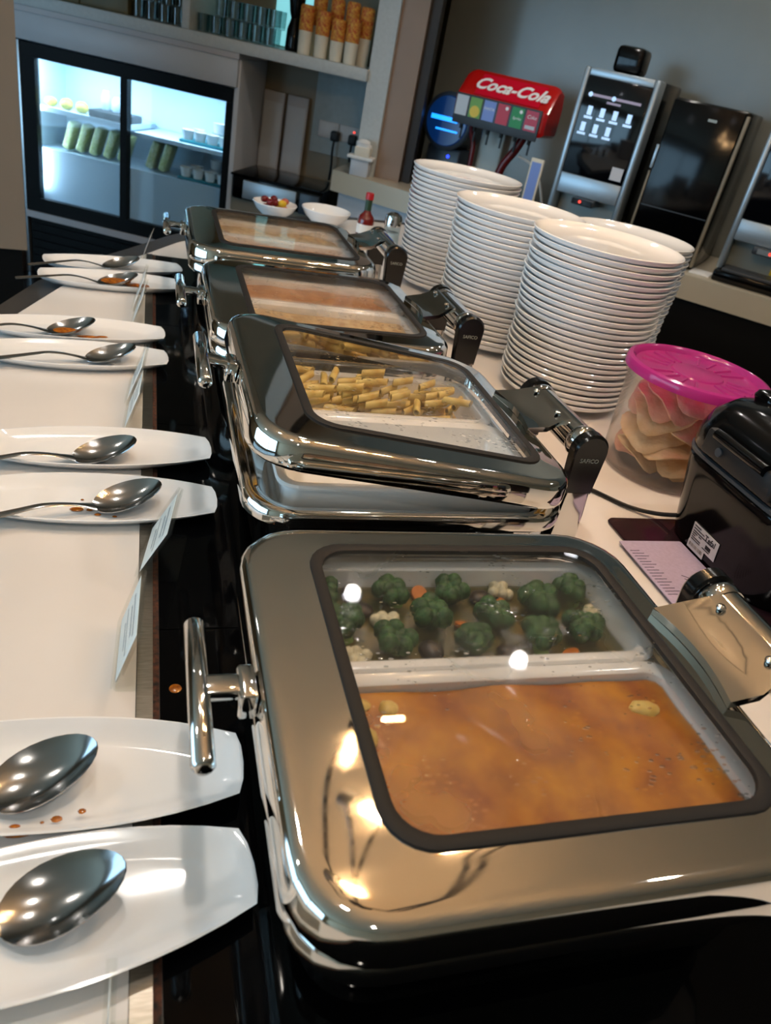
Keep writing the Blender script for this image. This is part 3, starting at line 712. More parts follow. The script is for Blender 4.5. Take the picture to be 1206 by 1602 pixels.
# ---------------------------------------------------------------- tub of prawn crackers
TX, TY = .905, 1.045
tub = thing('plastic_tub', 'clear plastic tub with pink lid full of prawn crackers', 'tub', (TX, TY, ZC+.0003))
obj('body', MB().lathe([(.0005, 0), (.100, 0), (.105, .004), (.112, .165), (.1175, .168), (.1190, .172), (.1190, .184), (.116, .184), (.1105, .168), (.1035, .006), (.0005, .003)], 56), 'tub', tub)
ld = obj('lid', MB().lathe([(.1195, .178), (.1225, .179), (.1225, .1905), (.1205, .1945), (.114, .1965), (.1085, .1925), (.106, .1865), (.045, .1865), (.043, .189), (.040, .1895), (.0005, .1895), (.0005, .1855), (.1, .1835), (.112, .1865), (.1195, .186)], 64), 'pink_lid', tub)
for k in range(20):
    a = 2*pi*k/20
    if k % 5 == 4: continue
    obj('lid_rib', MB().tube([(.050*cos(a), .050*sin(a), .1868), (.096*cos(a), .096*sin(a), .1868)], [.0022, .0035], 6), 'pink_lid', ld)
def cracker_shape(R0, rn):
    ph = [rn.uniform(0, 6) for _ in range(4)]; ns = 26
    def cz(r, a): return .009*sin(2*a+ph[0])*r*r+.005*sin(3*a+ph[1])*r+.0035*sin(5*a+ph[2])*r-.006*r*r
    L = [[(R0*q*(1+.09*sin(4*a+ph[3]))*cos(a), R0*q*(1+.09*sin(4*a+ph[3]))*sin(a), cz(q, a)) for a in [2*pi*j/ns for j in range(ns)]] for q in (.05, .4, .7, 1)]
    return MB().loft(L+[[(x, y, z-.0028) for x, y, z in lp] for lp in L[::-1]], True, True)
CAZ = rad(222)                                # many lean towards the chafing dishes
rest = []                                     # trees of the crackers already lying in the tub
rn = random.Random(21)
for k in range(13):
    pink = k >= 7; best = None; size = rn.uniform(.050, .058)
    while best is None:
        mb = cracker_shape(size, rn)
        for c_ in range(34):
            az_ = CAZ+rn.gauss(0, .8); lean = rad(rn.uniform(4, 30) if not pink else rn.uniform(15, 60))
            off = Vector((math.sqrt(rn.random())*.05, 0, 0)); off.rotate(Matrix.Rotation(CAZ+rn.uniform(-1.9, 1.9), 3, 'Z'))
            rot = Matrix.Rotation(az_, 4, 'Z') @ Matrix.Rotation(lean, 4, 'Y') @ Matrix.Rotation(rn.uniform(0, 6), 4, 'Z')
            vs = [rot @ Vector(v)+off for v in mb.v]; low = min(v.z for v in vs); top = max(v.z for v in vs)
            if max(math.hypot(v.x, v.y) for v in vs) > .1015: continue
            z = .0062-low
            while z+top < .180 and (best is None or z+low < best[0]):
                t_ = BVHTree.FromPolygons([v+Vector((0, 0, z)) for v in vs], mb.f)
                if not any(t_.overlap(q) for q in rest): best = (z+low, z, t_, rot, off, mb); break
                z += .003
        size *= .93
    mb = best[5]
    rest.append(best[2])
    o = obj('prawn_cracker', mb.mesh('prawn_cracker', angle=80), 'cracker_pink' if pink else 'cracker_cream', None, Vector((TX, TY, ZC+.0003+best[1]))+best[4])
    o.rotation_euler = best[3].to_euler()
    tag(o, 'crinkled pink prawn cracker inside the clear tub' if pink else 'crinkled cream prawn cracker low inside the clear tub', 'cracker', 'prawn crackers in the tub')

# ---------------------------------------------------------------- rice cooker, mat, napkin
mat_ = obj('place_mat', MB().loft([rr(.19, .165, .012, 0), rr(.191, .166, .012, .003), rr(.19, .165, .012, .005)], True, True), 'mat_dark', None, (.885, .70, ZC+.0002)); tag(mat_, 'dark glossy purple-brown mat under the black rice cooker', 'mat')
nk = thing('napkin', 'lilac paper napkin with dark line print beside the rice cooker', 'napkin', (.735, .70, ZC+.0054))
nkb = obj('sheet', MB().loft([rr(.055, .1, .003, 0), rr(.055, .1, .003, .0012)], True, True), 'napkin', nk)
for k in range(16): obj('printed_line', MB().box(-.05, -.05+.016+.004*(k % 3), -.0006, .0006, .0012, .0014), 'napkin_print', nk, (0, .075-.0068*k, 0), 0, smooth=False)
for k in range(7): obj('printed_line', MB().box(0, .04-.005*k, -.0008, .0008, .0012, .0014), 'napkin_print', nk, (.0, .015-.008*k, 0), rad(-35), smooth=False)
CKX, CKY = .915, .745
ck = thing('rice_cooker', 'glossy black rice cooker with a white rating label on its back', 'rice cooker', (CKX, CKY, ZC+.0056))
cl = lambda hx, hy, r, z, cx=0: rr(hx, hy, r, z, cx, 0, 8)
obj('body', MB().loft([cl(.112, .112, .06, 0), cl(.122, .122, .065, .003), cl(.1255, .1255, .07, .01), cl(.128, .128, .07, .03), cl(.134, .134, .07, .075), cl(.140, .140, .07, .120), cl(.1415, .1415, .07, .132), cl(.139, .139, .07, .137)], True, True), 'black_gloss', ck)
obj('seam_band', MB().loft([cl(.140, .140, .07, .1372), cl(.1435, .1435, .072, .139), cl(.1435, .1435, .072, .144), cl(.140, .140, .07, .146)], True, True), 'grey_plastic', ck)
lidc = obj('lid', MB().loft([cl(.141, .141, .07, .1462), cl(.143, .143, .072, .150), cl(.142, .142, .072, .175), cl(.134, .136, .07, .200), cl(.118, .122, .068, .217), cl(.085, .09, .06, .226), cl(.03, .03, .03, .229)], True, True), 'black_gloss', ck)
obj('hinge_housing', MB().box(-.1495, -.120, -.075, .075, .150, .188, .006), 'black_matte', lidc)
obj('hinge_pin', MB().tube([(-.149, -.052, .186), (-.149, .052, .186)], .0085, 14), 'black_gloss', lidc)
obj('steam_vent', MB().tube([(-.152, .035, .166), (-.1485, .035, .166)], [.0065, .007], 14), 'grey_plastic', lidc)
obj('carry_handle', MB().box(-.06, .06, .075, .118, .216, .236, .009), 'black_gloss', lidc)
def on_back(name, mb, mat, y, z, par=None):
    ang = math.atan2(.006, .045); x = -.1285-(z-.03)/.045*.006-.0006 if z < .075 else -.1346-(z-.075)/.045*.006
    o = obj(name, mb, mat, par or ck, (x, y, z), smooth=False); o.rotation_euler.y = -ang; return o
st = on_back('rating_label', MB().box(-.0006, .0002, -.03, .03, -.0155, .0155), 'sticker', .008, .034)
bcl = on_back('barcode_label', MB().box(-.0006, .0002, -.019, .019, -.0065, .0065), 'sticker', .020, .0125)
obj('barcode', MB().box(-.0009, -.0005, -.016, .016, -.0015, .0045), 'barcode', bcl, (0, 0, 0), smooth=False)
text('label_lettering', 'Tefal', .0125, 'sticker_ink', st, (-.0008, -.012, .007), (pi/2, 0, -pi/2), bold=.0003, depth=.0001)
for k, (y0, y1, z) in enumerate(((.012, .027, .011), (.002, .027, .0065), (-.018, .027, .002), (.016, .027, -.0015), (.006, .013, -.0015), (.020, .027, -.005), (.006, .027, -.0085), (.006, .027, -.012), (-.017, .0, -.0115))):
    obj('label_text_line', MB().box(-.0009, -.0005, y0, y1, z, z+.0016), 'sticker_ink', st, smooth=False)
obj('label_badge', MB().box(-.0009, -.0005, -.018, -.006, -.0085, -.002), 'sticker_ink', st, smooth=False)
cp = [(-.10, .10, .02), (-.125, .125, .006), (-.16, .155, -.0005), (-.2, .205, -.0015), (-.225, .222, -.0015), (-.26, .215, -.0015), (-.33, .17, -.0015)]
def smooth_path(pts, n=6):
    out = []
    p = [Vector(q) for q in pts]
    for i in range(len(p)-1):
        a, b, c_, d = p[max(i-1, 0)], p[i], p[i+1], p[min(i+2, len(p)-1)]
        for k in range(n):
            t = k/n; out.append(.5*((2*b)+(c_-a)*t+(2*a-5*b+4*c_-d)*t*t+(3*b-a-3*c_+d)*t**3))
    return out+[p[-1]]
obj('power_cord', MB().tube(smooth_path(cp), .0037, 8), 'cable_black', ck)

# ---------------------------------------------------------------- far end of the buffet: bowls, bottle, shaker
def bowl_prof(r, h): return [(.0005, .002), (r*.45, .001), (r*.5, 0), (r*.52, .004), (r*.85, h*.55), (r, h), (r*.985, h+.002), (r*.95, h), (r*.8, h*.55), (r*.45, .008), (.0005, .007)]
fb = obj('serving_bowl', MB().lathe(bowl_prof(.075, .045), 40), 'plate_white', None, (.41, 2.72, ZC+.0003)); tag(fb, 'white bowl holding red and yellow fruit pieces', 'bowl')
wb = obj('serving_bowl', MB().lathe(bowl_prof(.085, .05), 40), 'plate_white', None, (.585, 2.71, ZC+.0003)); tag(wb, 'empty white bowl beside the hot sauce bottle', 'bowl')
for k in range(13):
    rn = random.Random(k+900); mt = ['red_food', 'yellow_food', 'salmon_food', 'red_food'][k % 4]; nm = {'red_food': 'dark red', 'yellow_food': 'yellow', 'salmon_food': 'salmon pink'}[mt]
    if k < 7: fx, fy, fz = (.032*cos(k*pi/3), .032*sin(k*pi/3), .0285) if k else (0, 0, .0225)
    elif k < 12: fx, fy, fz = .036*cos(k*2*pi/5+.3), .036*sin(k*2*pi/5+.3), .0515
    else: fx, fy, fz = 0, 0, .0455
    o = obj('fruit_piece', MB().ball((0, 0, 0), .0155, .0125, .011, 10, 7, .06, rn), mt, None, (.41+fx, 2.72+fy, ZC+fz), k)
    tag(o, nm+' fruit piece in the white bowl', 'fruit', 'fruit pieces in the bowl')
hs = thing('hot_sauce_bottle', 'hot sauce bottle with green neck and red cap', 'bottle', (.70, 2.60, ZC+.0003))
obj('glass_body', MB().lathe([(.0005, 0), (.026, 0), (.028, .004), (.028, .055), (.025, .068), (.014, .080), (.011, .088), (.0005, .088)], 28), 'hot_sauce', hs)
obj('neck_wrap', MB().lathe([(.0115, .0881), (.0115, .122), (.0005, .1221)], 24), 'neck_green', hs)
obj('cap', MB().lathe([(.0135, .1225), (.0135, .140), (.012, .143), (.0005, .1435)], 24), 'cap_red', hs)
obj('paper_label', MB().lathe([(.0284, .015), (.0284, .045)], 28), 'paper', hs)
sk = thing('salt_shaker', 'glass salt shaker with a domed chrome cap', 'shaker', (.765, 2.50, ZC+.0003))
obj('glass_body', MB().lathe([(.0005, 0), (.026, 0), (.028, .004), (.027, .07), (.0262, .07), (.0265, .006), (.0005, .004)], 28), 'pane', sk)
obj('salt', MB().lathe([(.0005, .0045), (.0255, .0065), (.0255, .05), (.0005, .052)], 24), 'salt', sk)
obj('cap', MB().lathe([(.0285, .0705), (.0285, .092), (.025, .104), (.013, .111), (.0005, .112)], 28), 'chrome', sk)

# ---------------------------------------------------------------- back counter with the machines
kc = thing('back_counter', 'long pale counter with black front carrying the drink machines', 'counter', KO, KA)
KP = [(-1.855, -.09), (-2.005, .32), (-1.835, .385), (-1.74, .61), (3.0, .61), (3.0, -.09)]
obj('worktop', MB().prism(KP, ZC-.095, ZC), 'backcounter', kc, smooth=False)
obj('cabinet_front', MB().box(-1.2, 3.0, -.06, .6, 0, ZC-.0955), 'back_black', kc, smooth=False)
obj('end_panel', MB().prism([(-1.82, -.06), (-1.95, .30), (-1.80, .38), (-1.72, .58), (-1.2005, .58), (-1.2005, -.06)], 0, ZC-.0955), 'cabinet_white', kc, smooth=False)

def coffee_machine(s, label, variant):
    t = thing('coffee_machine', label, 'coffee machine', Kp(s, 0, ZC+.0004), KA)
    w, h = .32, .645
    obj('base', MB().box(.002, w-.002, -.03, .44, 0, .045, .008), 'black_gloss', t)
    obj('drip_tray', MB().box(.03, w-.03, -.045, .08, .0452, .058, .004), 'grey_plastic', t)
    obj('back_body', MB().box(.004, w-.004, .10, .44, .0455, h, .01), 'black_gloss', t)
    fr = MB().box(0, .024, 0, .1, .0455, h, .008).box(w-.024, w, 0, .1, .0455, h, .008).box(.0245, w-.0245, .001, .1, .165, .246, .004).box(.0245, w-.0245, .004, .1, h-.03, h-.001, .004)
    obj('silver_frame', fr, 'silver_blue', t)
    sc = obj('touch_screen', MB().box(.025, w-.025, .0, .098, .247, h-.031, .003), 'screen', t)
    obj('spout', MB().box(.11, .21, -.03, .09, .135, .164, .006), 'grey_plastic', t)
    obj('recess_panel', MB().box(.025, w-.025, .085, .099, .046, .164), 'tap_grey', t, smooth=False)
    if variant == 1:
        obj('status_bar', MB().box(.045, .27, -.001, -.0002, .545, .555), 'icon_dim', sc, smooth=False)
        for x in (.055, .155): obj('status_icon', MB().tube([(x, -.0014, .55), (x, -.0004, .55)], .009, 12), 'icon', sc)
        obj('title_line', MB().box(.13, .19, -.001, -.0002, .528, .536), 'icon_dim', sc, smooth=False)
        for r_, row in enumerate(((.07, .125, .18, .24), (.06, .115, .17))):
            for x in row:
                z = .475-.062*r_
                ic = obj('drink_icon', MB().box(x-.010, x+.010, -.001, -.0002, z, z+.034, 0), 'icon', sc, smooth=False)
                obj('icon_caption', MB().box(x-.018, x+.018, -.001, -.0002, z-.013, z-.004), 'icon', ic, smooth=False)
        obj('sticker', MB().box(.235, .285, -.0012, -.0002, .26, .31), 'sticker', sc, smooth=False)
        obj('spout_badge', MB().box(.115, .205, -.0312, -.0302, .14, .16), 'black_gloss', t, smooth=False)
        obj('badge_light', MB().tube([(.15, -.032, .15), (.15, -.0314, .15)], .006, 10), 'led_red', t)
        obj('bean_hopper', MB().box(.075, .195, .11, .24, h+.0005, h+.10, .018), 'black_gloss', t)
    else:
        obj('spout_badge', MB().box(.13, .2, -.0312, -.0302, .14, .16), 'silver', t, smooth=False)
        obj('badge_light', MB().tube([(.18, -.032, .15), (.18, -.0314, .15)], .006, 10), 'led_red', t)
        obj('yellow_sticker', MB().box(.2, .26, .083, .0848, .06, .12), 'tag_yellow', t, smooth=False)
        obj('bean_hopper', MB().box(.06, .26, .12, .4, h+.0005, h+.05, .02), 'black_gloss', t)
    return t
coffee_machine(-.775, 'silver-framed coffee machine with lit drink icons on its screen', 1)
coffee_machine(.0, 'silver-framed coffee machine with a dark blank screen', 2)
mf = thing('milk_fridge', 'glossy black milk cooler between the two coffee machines', 'cooler', Kp(-.392, .03, ZC+.0004), KA)
obj('body', MB().box(.0, .30, .02, .42, 0, .605, .008), 'black_gloss', mf)
obj('door', MB().box(.004, .288, -.012, .0195, .012, .60, .006), 'black_gloss', mf)
obj('side_strip', MB().box(.2885, .302, -.008, .019, .012, .59, .003), 'cabinet_tan', mf)
obj('side_strip', MB().box(-.006, .0035, -.006, .019, .012, .33, .002), 'cabinet_tan', mf)
obj('door_badge', MB().box(.155, .19, -.0132, -.0122, .545, .555), 'tap_grey', mf, smooth=False)
obj('drawer_line', MB().box(.01, .285, -.0135, -.0122, .20, .204), 'grey_plastic', mf, smooth=False)
obj('door_handle', MB().box(-.004, .008, -.02, -.0125, .34, .43, .002), 'silver_blue', mf)
tag(obj('serviette_tray', MB().box(.30, .385, -.02, .1, 0, .006, .002), 'paper', None, Kp(-.392, 0, ZC+.0004), KA), 'small white tray between the milk cooler and the blank coffee machine', 'tray')

# soda dispenser
cd_ = thing('soda_dispenser', 'red soda fountain tower with six coloured flavour tags', 'soda dispenser', Kp(-1.345, .05, ZC+.0004), KA)
prof = [(0, .34), (-.01, .36), (-.012, .44), (.0, .452), (.075, .535), (.105, .548), (.16, .535), (.185, .47), (.185, .36), (.17, .34)]   # y, z
def slab(x0, x1, pr): return MB().loft([[(x0, y, z) for y, z in pr], [(x1, y, z) for y, z in pr]], True, True)
hd = obj('head', MB().loft([[(x, .09+(y-.09)*s_, .44+(z-.44)*s_) for y, z in prof] for x, s_ in ((0, .84), (.012, .95), (.035, 1), (.415, 1), (.438, .95), (.45, .84))], True, True), 'red_plastic', cd_, angle=30)
sl = Matrix.Translation((0, -.001, 0))
tilt = math.atan2(.083, .075)
lg = obj('logo_panel', MB().box(.085, .40, -.0555, .0545, 0, .003), 'red_logo', hd, smooth=False); lg.location = (0, .0375-.0012, .4935+.0012); lg.rotation_euler.x = tilt
text('logo_lettering', 'Coca-Cola', .082, 'logo_white', hd, (.245, .0328, .4979), (tilt, 0, 0), shear=.35, bold=.0022, depth=.001)
obj('tag_panel', MB().box(.012, .43, -.019, -.0125, .325, .448, .002), 'grey_plastic', hd)
for k, (c, cap) in enumerate((('tag_white', None), ('tag_green', 'tag_yellow'), ('tag_blue', 'tag_white'), ('tag_red', None), ('tag_dgreen', 'tag_white'), ('tag_crimson', 'tag_white'))):
    x = .018+.0685*k
    tg = obj('flavour_tag', MB().box(x, x+.058, -.022, -.0192, .36, .44), c, hd, smooth=False)
    if k == 1: obj('tag_fruit', MB().tube([(x+.029, -.0232, .385), (x+.029, -.0222, .385)], .024, 16), cap, tg)
    if k == 2: text('tag_lettering', 'FANTA', .016, 'logo_white', tg, (x+.029, -.0225, .408), (pi/2, 0, 0), depth=.0002)
    if k == 4: text('tag_lettering', 'Sprite', .017, 'logo_white', tg, (x+.029, -.0225, .398), (pi/2, 0, 0), shear=.2, depth=.0002)
    if k == 5:
        text('tag_lettering', 'Coke', .02, 'logo_white', tg, (x+.029, -.0225, .415), (pi/2, 0, 0), shear=.2, depth=.0002)
        obj('tag_band', MB().box(x+.006, x+.052, -.0226, -.0221, .368, .382), 'tag_white', tg, smooth=False)
    if k in (3, 4): obj('tag_dot', MB().tube([(x+.044, -.0232, .426), (x+.044, -.0222, .426)], .0075, 12), 'logo_white', tg)
    nz = obj('nozzle', MB().cyl((x+.029, .02, .339), (x+.029, .02, .305), .011, 12, .008), 'black_matte', cd_)
    obj('lever', MB().box(x+.025, x+.033, .028, .033, .262, .3385), 'black_matte', cd_, smooth=False)
obj('column', MB().box(.13, .25, .08, .17, .02, .341, .01), 'tap_grey', cd_)
obj('curved_leg', MB().tube(smooth_path([(.345, .07, .338), (.32, .06, .27), (.28, .05, .19), (.265, .05, .10), (.262, .05, .02)]), .019, 12), 'dark_red', cd_)
obj('curved_leg', MB().tube(smooth_path([(.075, .07, .338), (.09, .06, .29), (.115, .05, .24), (.12, .05, .12), (.12, .05, .02)]), .012, 12), 'dark_red', cd_)
obj('drip_base', MB().box(.06, .40, -.03, .19, 0, .022, .006), 'silver', cd_)
# blue-lit round juice cooler
bl_ = thing('ice_dispenser', 'round dispenser with a glowing blue face behind the soda tower', 'dispenser', Kp(-1.47, .36, ZC+.0004), KA)
obj('stand', MB().box(-.095, .095, -.06, .08, 0, .19, .012), 'blue_shell', bl_)
obj('drum', MB().tube([(0, -.09, .305), (0, -.085, .305), (0, .1, .305)], [.122, .13, .13], 40), 'blue_shell', bl_)
fc = obj('face', MB().tube([(0, -.098, .305), (0, -.0905, .305)], [.108, .112], 40), 'blue_dark', bl_)
obj('light_bar', MB().box(-.085, .06, -.101, -.0985, .305, .325), 'blue_glow', fc, smooth=False)
obj('light_bar', MB().box(-.05, .07, -.101, -.0985, .262, .270), 'blue_glow', fc, smooth=False)
obj('light_dot', MB().tube([(.085, -.101, .32), (.085, -.0985, .32)], .016, 14), 'blue_glow', fc)
obj('indicator', MB().tube([(.03, -.063, .15), (.03, -.0605, .15)], .008, 12), 'led_blue', bl_)
sg = thing('counter_sign', 'small framed notice standing beside the lit coffee machine', 'sign', Kp(-.86, -.02, ZC+.0004), KA)
obj('frame', MB().box(-.03, .03, -.006, .006, 0, .27, .003), 'cup_white', sg)
obj('print', MB().box(-.022, .022, -.0072, -.0062, .02, .255), 'tag_blue', sg, smooth=False)
wc = obj('white_cable', MB().tube(smooth_path([(-1.0, .1, .25), (-.93, .12, .225), (-.88, .14, .16), (-.85, .18, .06), (-.84, .25, .009), (-.8, .4, .008)]), .006, 8), 'cable_white', None, KO+Vector((0, 0, ZC)), KA); tag(wc, 'thin white hose curving down between soda tower and coffee machine', 'hose')

# ---------------------------------------------------------------- fridge wall
fu = thing('wall_cabinet', 'white built-in shelving around the glass door fridge', 'cabinet', FO, FA)
obj('header_panel', MB().box(-.58, .575, -.02, .4, 1.155, 1.275, .003), 'cabinet_white', fu)
obj('shelf_board', MB().box(-.62, 1.199, -.03, .415, 1.30, 1.352, .004), 'pillar_white', fu)
obj('shelf_ledge', MB().box(-.58, .58, -.026, .4, 1.2755, 1.2995), 'cabinet_grey', fu, smooth=False)
obj('shelf_post', MB().box(.285, .325, -.02, .41, 1.3525, 1.9, .003), 'pillar_white', fu)
obj('top_shelf', MB().box(-.62, 1.199, -.03, .415, 1.90, 1.95, .004), 'pillar_white', fu)
obj('side_panel', MB().box(.5585, .584, .0, .4, 0, 1.2745, .003), 'cabinet_white', fu)
obj('side_panel', MB().box(-.585, -.561, .0, .4, 0, 1.15, .003), 'silver', fu)
obj('side_panel', MB().box(-.66, -.586, -.03, .4, 0, 1.9, .004), 'dark_brown', fu)
obj('drawer_box', MB().box(-.5, -.26, .04, .4, 1.3525, 1.50, .004), 'khaki', fu)
obj('drawer_box', MB().box(-.255, -.01, .04, .4, 1.3525, 1.50, .004), 'khaki', fu)
obj('opening_glow_panel', MB().box(.60, .84, .405, .4145, 1.36, 1.75), 'opening_glow', fu, smooth=False)  # glowing sheet standing in for an opening onto a bright area behind
obj('niche_wall', MB().box(.86, 1.199, .402, .419, .905, 1.299), 'wall_blue', fu, smooth=False)
obj('niche_counter', MB().box(.585, 1.085, .0, .41, 0, .66, .004), 'cabinet_tan', fu)

fr_ = thing('display_fridge', 'black framed display fridge with two sliding glass doors', 'fridge', FO, FA)
fb_ = MB().box(-.555, .555, .0, .04, 1.085, 1.145).box(-.555, .555, .0, .04, .345, .415).box(-.555, -.482, .0, .04, .4155, 1.0845).box(.522, .555, .0, .04, .4155, 1.0845)
obj('door_frame', fb_, 'fridge_black', fr_, smooth=False)
obj('mullion', MB().box(-.024, .012, -.006, .04, .4155, 1.0845), 'fridge_black', fr_, smooth=False)
sh = MB().box(-.555, .555, .37, .40, .345, 1.145).box(-.555, -.53, .041, .37, .345, 1.145).box(.53, .555, .041, .37, .345, 1.145).box(-.53, .53, .041, .37, 1.12, 1.145).box(-.53, .53, .041, .37, .345, .37)
obj('cavity', sh, 'fridge_inside', fr_, smooth=False)
obj('sliding_door', MB().box(-.482, -.024, .012, .017, .4155, 1.0845), 'pane', fr_, smooth=False)
obj('sliding_door', MB().box(.012, .522, .02, .025, .4155, 1.0845), 'pane', fr_, smooth=False)
obj('inner_shelf', MB().box(-.53, .0, .06, .36, .845, .868), 'frost', fr_, smooth=False)
obj('inner_shelf', MB().box(.02, .53, .06, .36, .825, .845), 'frost', fr_, smooth=False)
obj('lower_panel', MB().box(-.53, .53, .07, .36, .371, .665), 'frost', fr_, smooth=False)
obj('led_strip', MB().box(-.52, -.50, .045, .06, .45, 1.10), 'fridge_led', fr_, smooth=False)
obj('led_strip', MB().box(-.49, .50, .07, .085, 1.105, 1.118), 'fridge_led', fr_, smooth=False)
obj('bottom_sill', MB().box(-.5605, .556, -.012, .3, .31, .344), 'cabinet_grey', fr_, smooth=False)
obj('grille', MB().box(-.555, .555, .02, .3, 0, .309), 'fridge_black', fr_, smooth=False)
for k in range(6): obj('louvre', MB().box(-.54, .54, .005, .0195, .04+.044*k, .058+.044*k), 'fridge_black', fr_, smooth=False)
for sx in (-.24, .25):
    al = bpy.data.lights.new('fridge_light', 'AREA'); al.shape = 'RECTANGLE'; al.size = .45; al.size_y = .015; al.energy = 4.2; al.color = (.55, .80, 1)
    ao = bpy.data.objects.new('fridge_light', al); COL.objects.link(ao); ao.location = Fp(sx, .0775, 1.104); ao.rotation_euler = (0, 0, FA)
al = bpy.data.lights.new('fridge_light', 'AREA'); al.shape = 'RECTANGLE'; al.size = .014; al.size_y = .6; al.energy = 3; al.color = (.6, .82, 1)
ao = bpy.data.objects.new('fridge_light', al); COL.objects.link(ao); ao.location = Fp(-.4995, .0525, .77)
ao.rotation_euler = Vector((cos(FA), sin(FA), 0)).to_track_quat('-Z', 'Y').to_euler()
def Fobj(name, mb, mat, s, d, z, label, cat, group=None, rz=0):
    o = obj(name, mb, mat, None, Fp(s, d, z), FA+rz); return tag(o, label, cat, group)
small_cup = MB().lathe([(.0005, 0), (.024, 0), (.032, .045), (.033, .046), (.031, .046), (.024, .004), (.0005, .003)], 20).mesh('cup')
for (s0, z, nm) in ((.25, .8455, 'shelf'), (.25, .6655, 'lower ledge')):
    tr = Fobj('teal_tray', MB().box(0, .272, -.06, .13, 0, .014, .004), 'teal', s0, .15, z, 'teal tray of white cups on the fridge '+nm, 'tray')
    for k in range(5):
        s_, d_ = s0+.034+.0668*(k % 4) if k < 4 else s0+.055, .125 if k < 4 else .215
        cpo = thing('dessert_cup', 'white dessert cup with yellow filling on the '+('upper' if nm == 'shelf' else 'lower')+' teal tray', 'cup', Fp(s_, d_, z+.0143), FA, 'dessert cups on the fridge '+nm)
        obj('cup', small_cup, 'plate_white', cpo)
        obj('filling', MB().lathe([(.0005, .044), (.027, .040)], 16), 'food_yellow' if nm == 'shelf' else 'cauli', cpo)
    for k in range(4):
        tag(obj('stacked_cup', small_cup, 'plate_white', None, Fp(s0+.155+.07*(k % 2), .235, z+.0143+.047*(k//2)), FA), 'plain white cup stacked at the back of the '+('upper' if nm == 'shelf' else 'lower')+' teal tray', 'cup', 'white cups at the back of the fridge '+nm)
for k in range(7):
    s_ = (-.40, -.325, -.25, -.17, -.09, .07, .14)[k]
    sw = thing('wrapped_sandwich', 'wrapped pale green sandwich leaning under the fridge shelf', 'sandwich', Fp(s_, .15, .6722), FA, 'wrapped sandwiches in the fridge')
    o = obj('filling', MB().box(-.02, .02, -.03, .05, .003, .145, .008), 'food_pale', sw); o.rotation_euler.y = rad(18)
    o = obj('film_wrap', MB().box(-.023, .023, -.033, .053, 0, .15, .008), 'pane', sw); o.rotation_euler.y = rad(18)
for k in range(5):
    rn = random.Random(k+33)
    tag(obj('bread_roll', MB().ball((0, 0, .022), .034, .03, .023, 14, 8, .05, rn), 'food_yellow', None, Fp(-.465+.043*k, .11+.08*(k % 2), .8685), FA), 'yellow bread roll on the upper left fridge shelf', 'bread', 'bread rolls on the fridge shelf')
tag(obj('black_tray', MB().box(-.11, .11, -.06, .1, 0, .035, .006), 'black_matte', None, Fp(-.125, .125, .8685), FA), 'shallow black tray on the upper left fridge shelf', 'tray')
for k, (s_, h_) in enumerate(((-.18, .09), (-.12, .07), (-.07, .085))):
    tag(obj('sauce_jar', MB().lathe([(.0005, 0), (.022, 0), (.024, .01), (.024, h_*.7), (.016, h_*.85), (.016, h_), (.0005, h_)], 20), 'frost', None, Fp(s_, .15, .904), FA), 'small pale jar standing in the black fridge tray', 'jar', 'jars in the black tray')

# glasses on the shelf: two tiers, front and back rows
tum = MB().lathe([(.0005, .0), (.024, .0), (.0285, .003), (.030, .074), (.0315, .0755), (.0285, .0755), (.027, .008), (.0005, .006)], 22).mesh('tumbler')
tum.materials.append(M['tumbler'])
for (a, b, nm) in ((.035, .265, 'left of the shelf post'), (.362, .707, 'right of the shelf post')):
    n = int((b-a)/.066)+1
    for tier in range(2):
        for row in range(2):
            for k in range(n):
                if tier and k == 0 and a > .3: continue
                o = bpy.data.objects.new('glass_tumbler', tum); COL.objects.link(o); o.location = Fp(a+.066*k+.02*tier, .06+.075*row, 1.3523+tier*.0765)
                tag(o, 'clear glass tumbler '+('upper' if tier else 'lower')+' tier '+nm, 'glass', 'glass tumblers on the shelf')
    if True:
        bd = obj('tier_sheet', MB().box(max(a-.03, .3265) if a > .3 else a-.03, b+.04 if a > .3 else .2835, .02, .18, 0, .001), 'pane', None, Fp(0, 0, 1.3523+.0755-.0002), FA, smooth=False); tag(bd, 'thin clear sheet between the tumbler tiers '+nm, 'sheet')
gr = thing('pepper_grinder', 'tall black waisted grinder between tumblers and paper cups', 'grinder', Fp(.79, .12, 1.3523), FA)
obj('base', MB().lathe([(.0005, 0), (.036, 0), (.038, .01), (.035, .09), (.024, .125), (.022, .135)], 28), 'black_gloss', gr)
obj('top', MB().lathe([(.022, .1352), (.03, .16), (.043, .24), (.043, .27), (.0005, .275)], 28), 'black_gloss', gr)
for k, (s_, d_, h_) in enumerate(((.865, .05, .2), (.945, .05, .19), (1.02, .05, .17), (1.09, .05, .185), (.9, .13, .26), (.985, .13, .25), (1.06, .13, .25), (1.13, .13, .24))):
    t = thing('paper_cup_stack', 'tall stack of nested paper cups with orange leaf print, '+('front row' if k < 4 else 'back row')+' on the shelf', 'paper cups', Fp(s_, d_, 1.3523), FA, 'paper cup stacks on the shelf')
    obj('bottom_cup', MB().lathe([(.0005, 0), (.029, 0), (.0315, h_*.48)], 24), 'cup_white', t)
    pr_ = [(.0316, h_*.481)]; q = h_*.481
    while q < h_-.012: pr_ += [(.0335, q+.002), (.0325, q+.011)]; q += .012
    pr_ += [(.027, h_), (.0005, h_)]
    obj('nested_cups', MB().lathe(pr_, 24), 'cup_print', t)

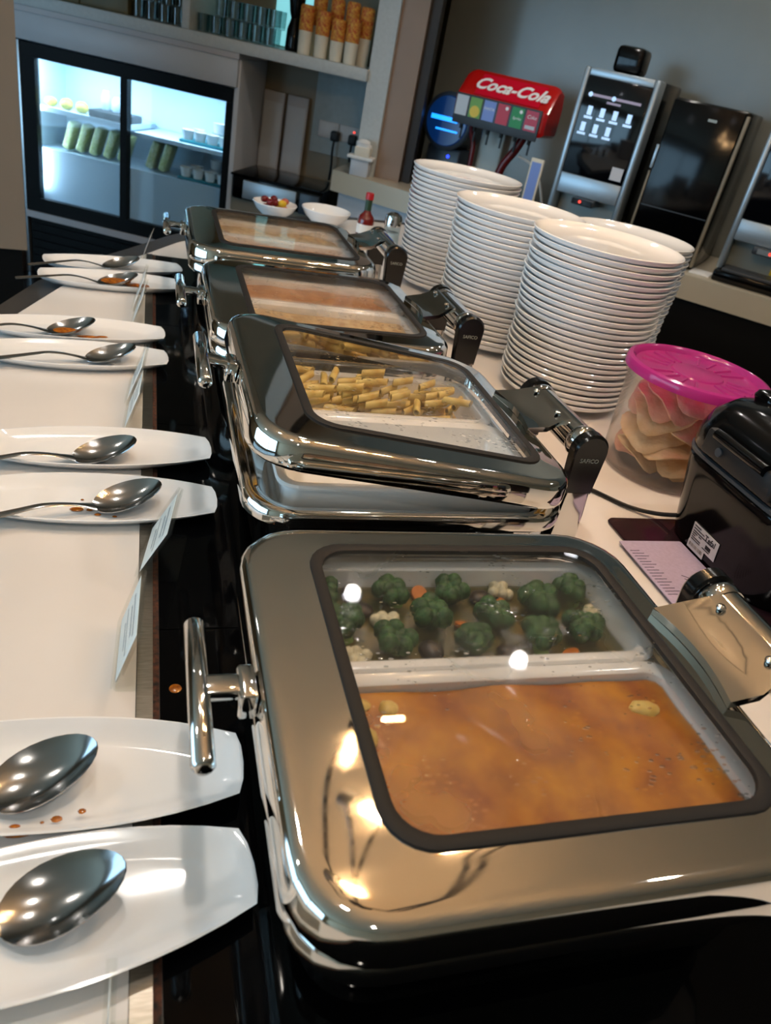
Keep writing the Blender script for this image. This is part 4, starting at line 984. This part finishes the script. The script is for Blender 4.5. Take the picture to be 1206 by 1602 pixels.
# niche beside the fridge: panels, sockets, warmer, white stand
for s_ in (.645, .775):
    p = thing('leaning_board', 'pale grey board in the niche, leaning '+('right against the fridge side' if s_ < .7 else 'nearest the wall socket'), 'board', Fp(s_, .36, .6615), FA, 'pale boards leaning in the niche')
    o = obj('board', MB().box(-.058, .058, -.008, .008, .09, .49, .006), 'cabinet_grey', p); o.rotation_euler.x = rad(-3)
    o2 = obj('rim', MB().box(-.05, .05, -.011, -.0082, .12, .44, .002), 'cabinet_white', o)
    obj('foot', MB().box(-.05, .05, -.03, .03, 0, .09, .004), 'cabinet_grey', p)
so = thing('wall_socket', 'double white wall socket with two black plugs', 'socket', Fp(1.01, .4015, 1.025), FA)
for k in range(2): obj('face_plate', MB().box(-.112+.114*k, -.002+.114*k, -.010, 0, -.04, .04, .003), 'socket', so)
for x in (-.085, -.03, .03, .085): obj('switch', MB().box(x-.006, x+.006, -.0135, -.0102, .01, .028), 'socket', so, smooth=False)
obj('indicator', MB().box(.08, .09, -.0145, -.0137, .012, .02), 'led_red', so, smooth=False)
for x in (-.012, .085):
    pg = obj('plug', MB().box(x-.022, x+.022, -.05, -.0105, -.045, .004, .008), 'black_matte', so)
    obj('plug_cord', MB().tube(smooth_path([(x, -.04, -.045), (x, -.045, -.1), (x+.004, -.04, -.16), (x, -.03, -.24)]), .006, 8), 'cable_black', pg)
wm = thing('hot_plate', 'low black-topped warmer with a pale steel front in the niche', 'warmer', Fp(.60, -.06, .6615), FA)
obj('body', MB().box(.0, .47, .02, .38, 0, .11, .006), 'black_gloss', wm)
obj('steel_front', MB().box(.06, .34, .004, .0195, .01, .098, .003), 'silver_blue', wm)
obj('glass_top', MB().box(-.008, .478, .0, .385, .1105, .122, .005), 'black_glass', wm)
obj('side_foot', MB().box(.36, .46, .0, .0195, .0, .10, .003), 'blue_shell', wm)
bt = thing('tissue_box', 'white stepped box stand topped with pale tissues', 'tissue box', Fp(1.24, -.052, ZC+.0004), FA)
obj('lower_box', MB().box(-.045, .045, -.03, .04, 0, .075, .004), 'cabinet_white', bt)
obj('ledge', MB().box(-.065, .06, -.04, .045, .0755, .09, .003), 'paper', bt)
obj('upper_box', MB().box(-.035, .04, -.03, .035, .0905, .13, .004), 'cup_white', bt)
rn = random.Random(77)
obj('tissue', MB().ball((0, 0, .14), .038, .028, .025, 14, 8, .22, rn), 'paper', bt)
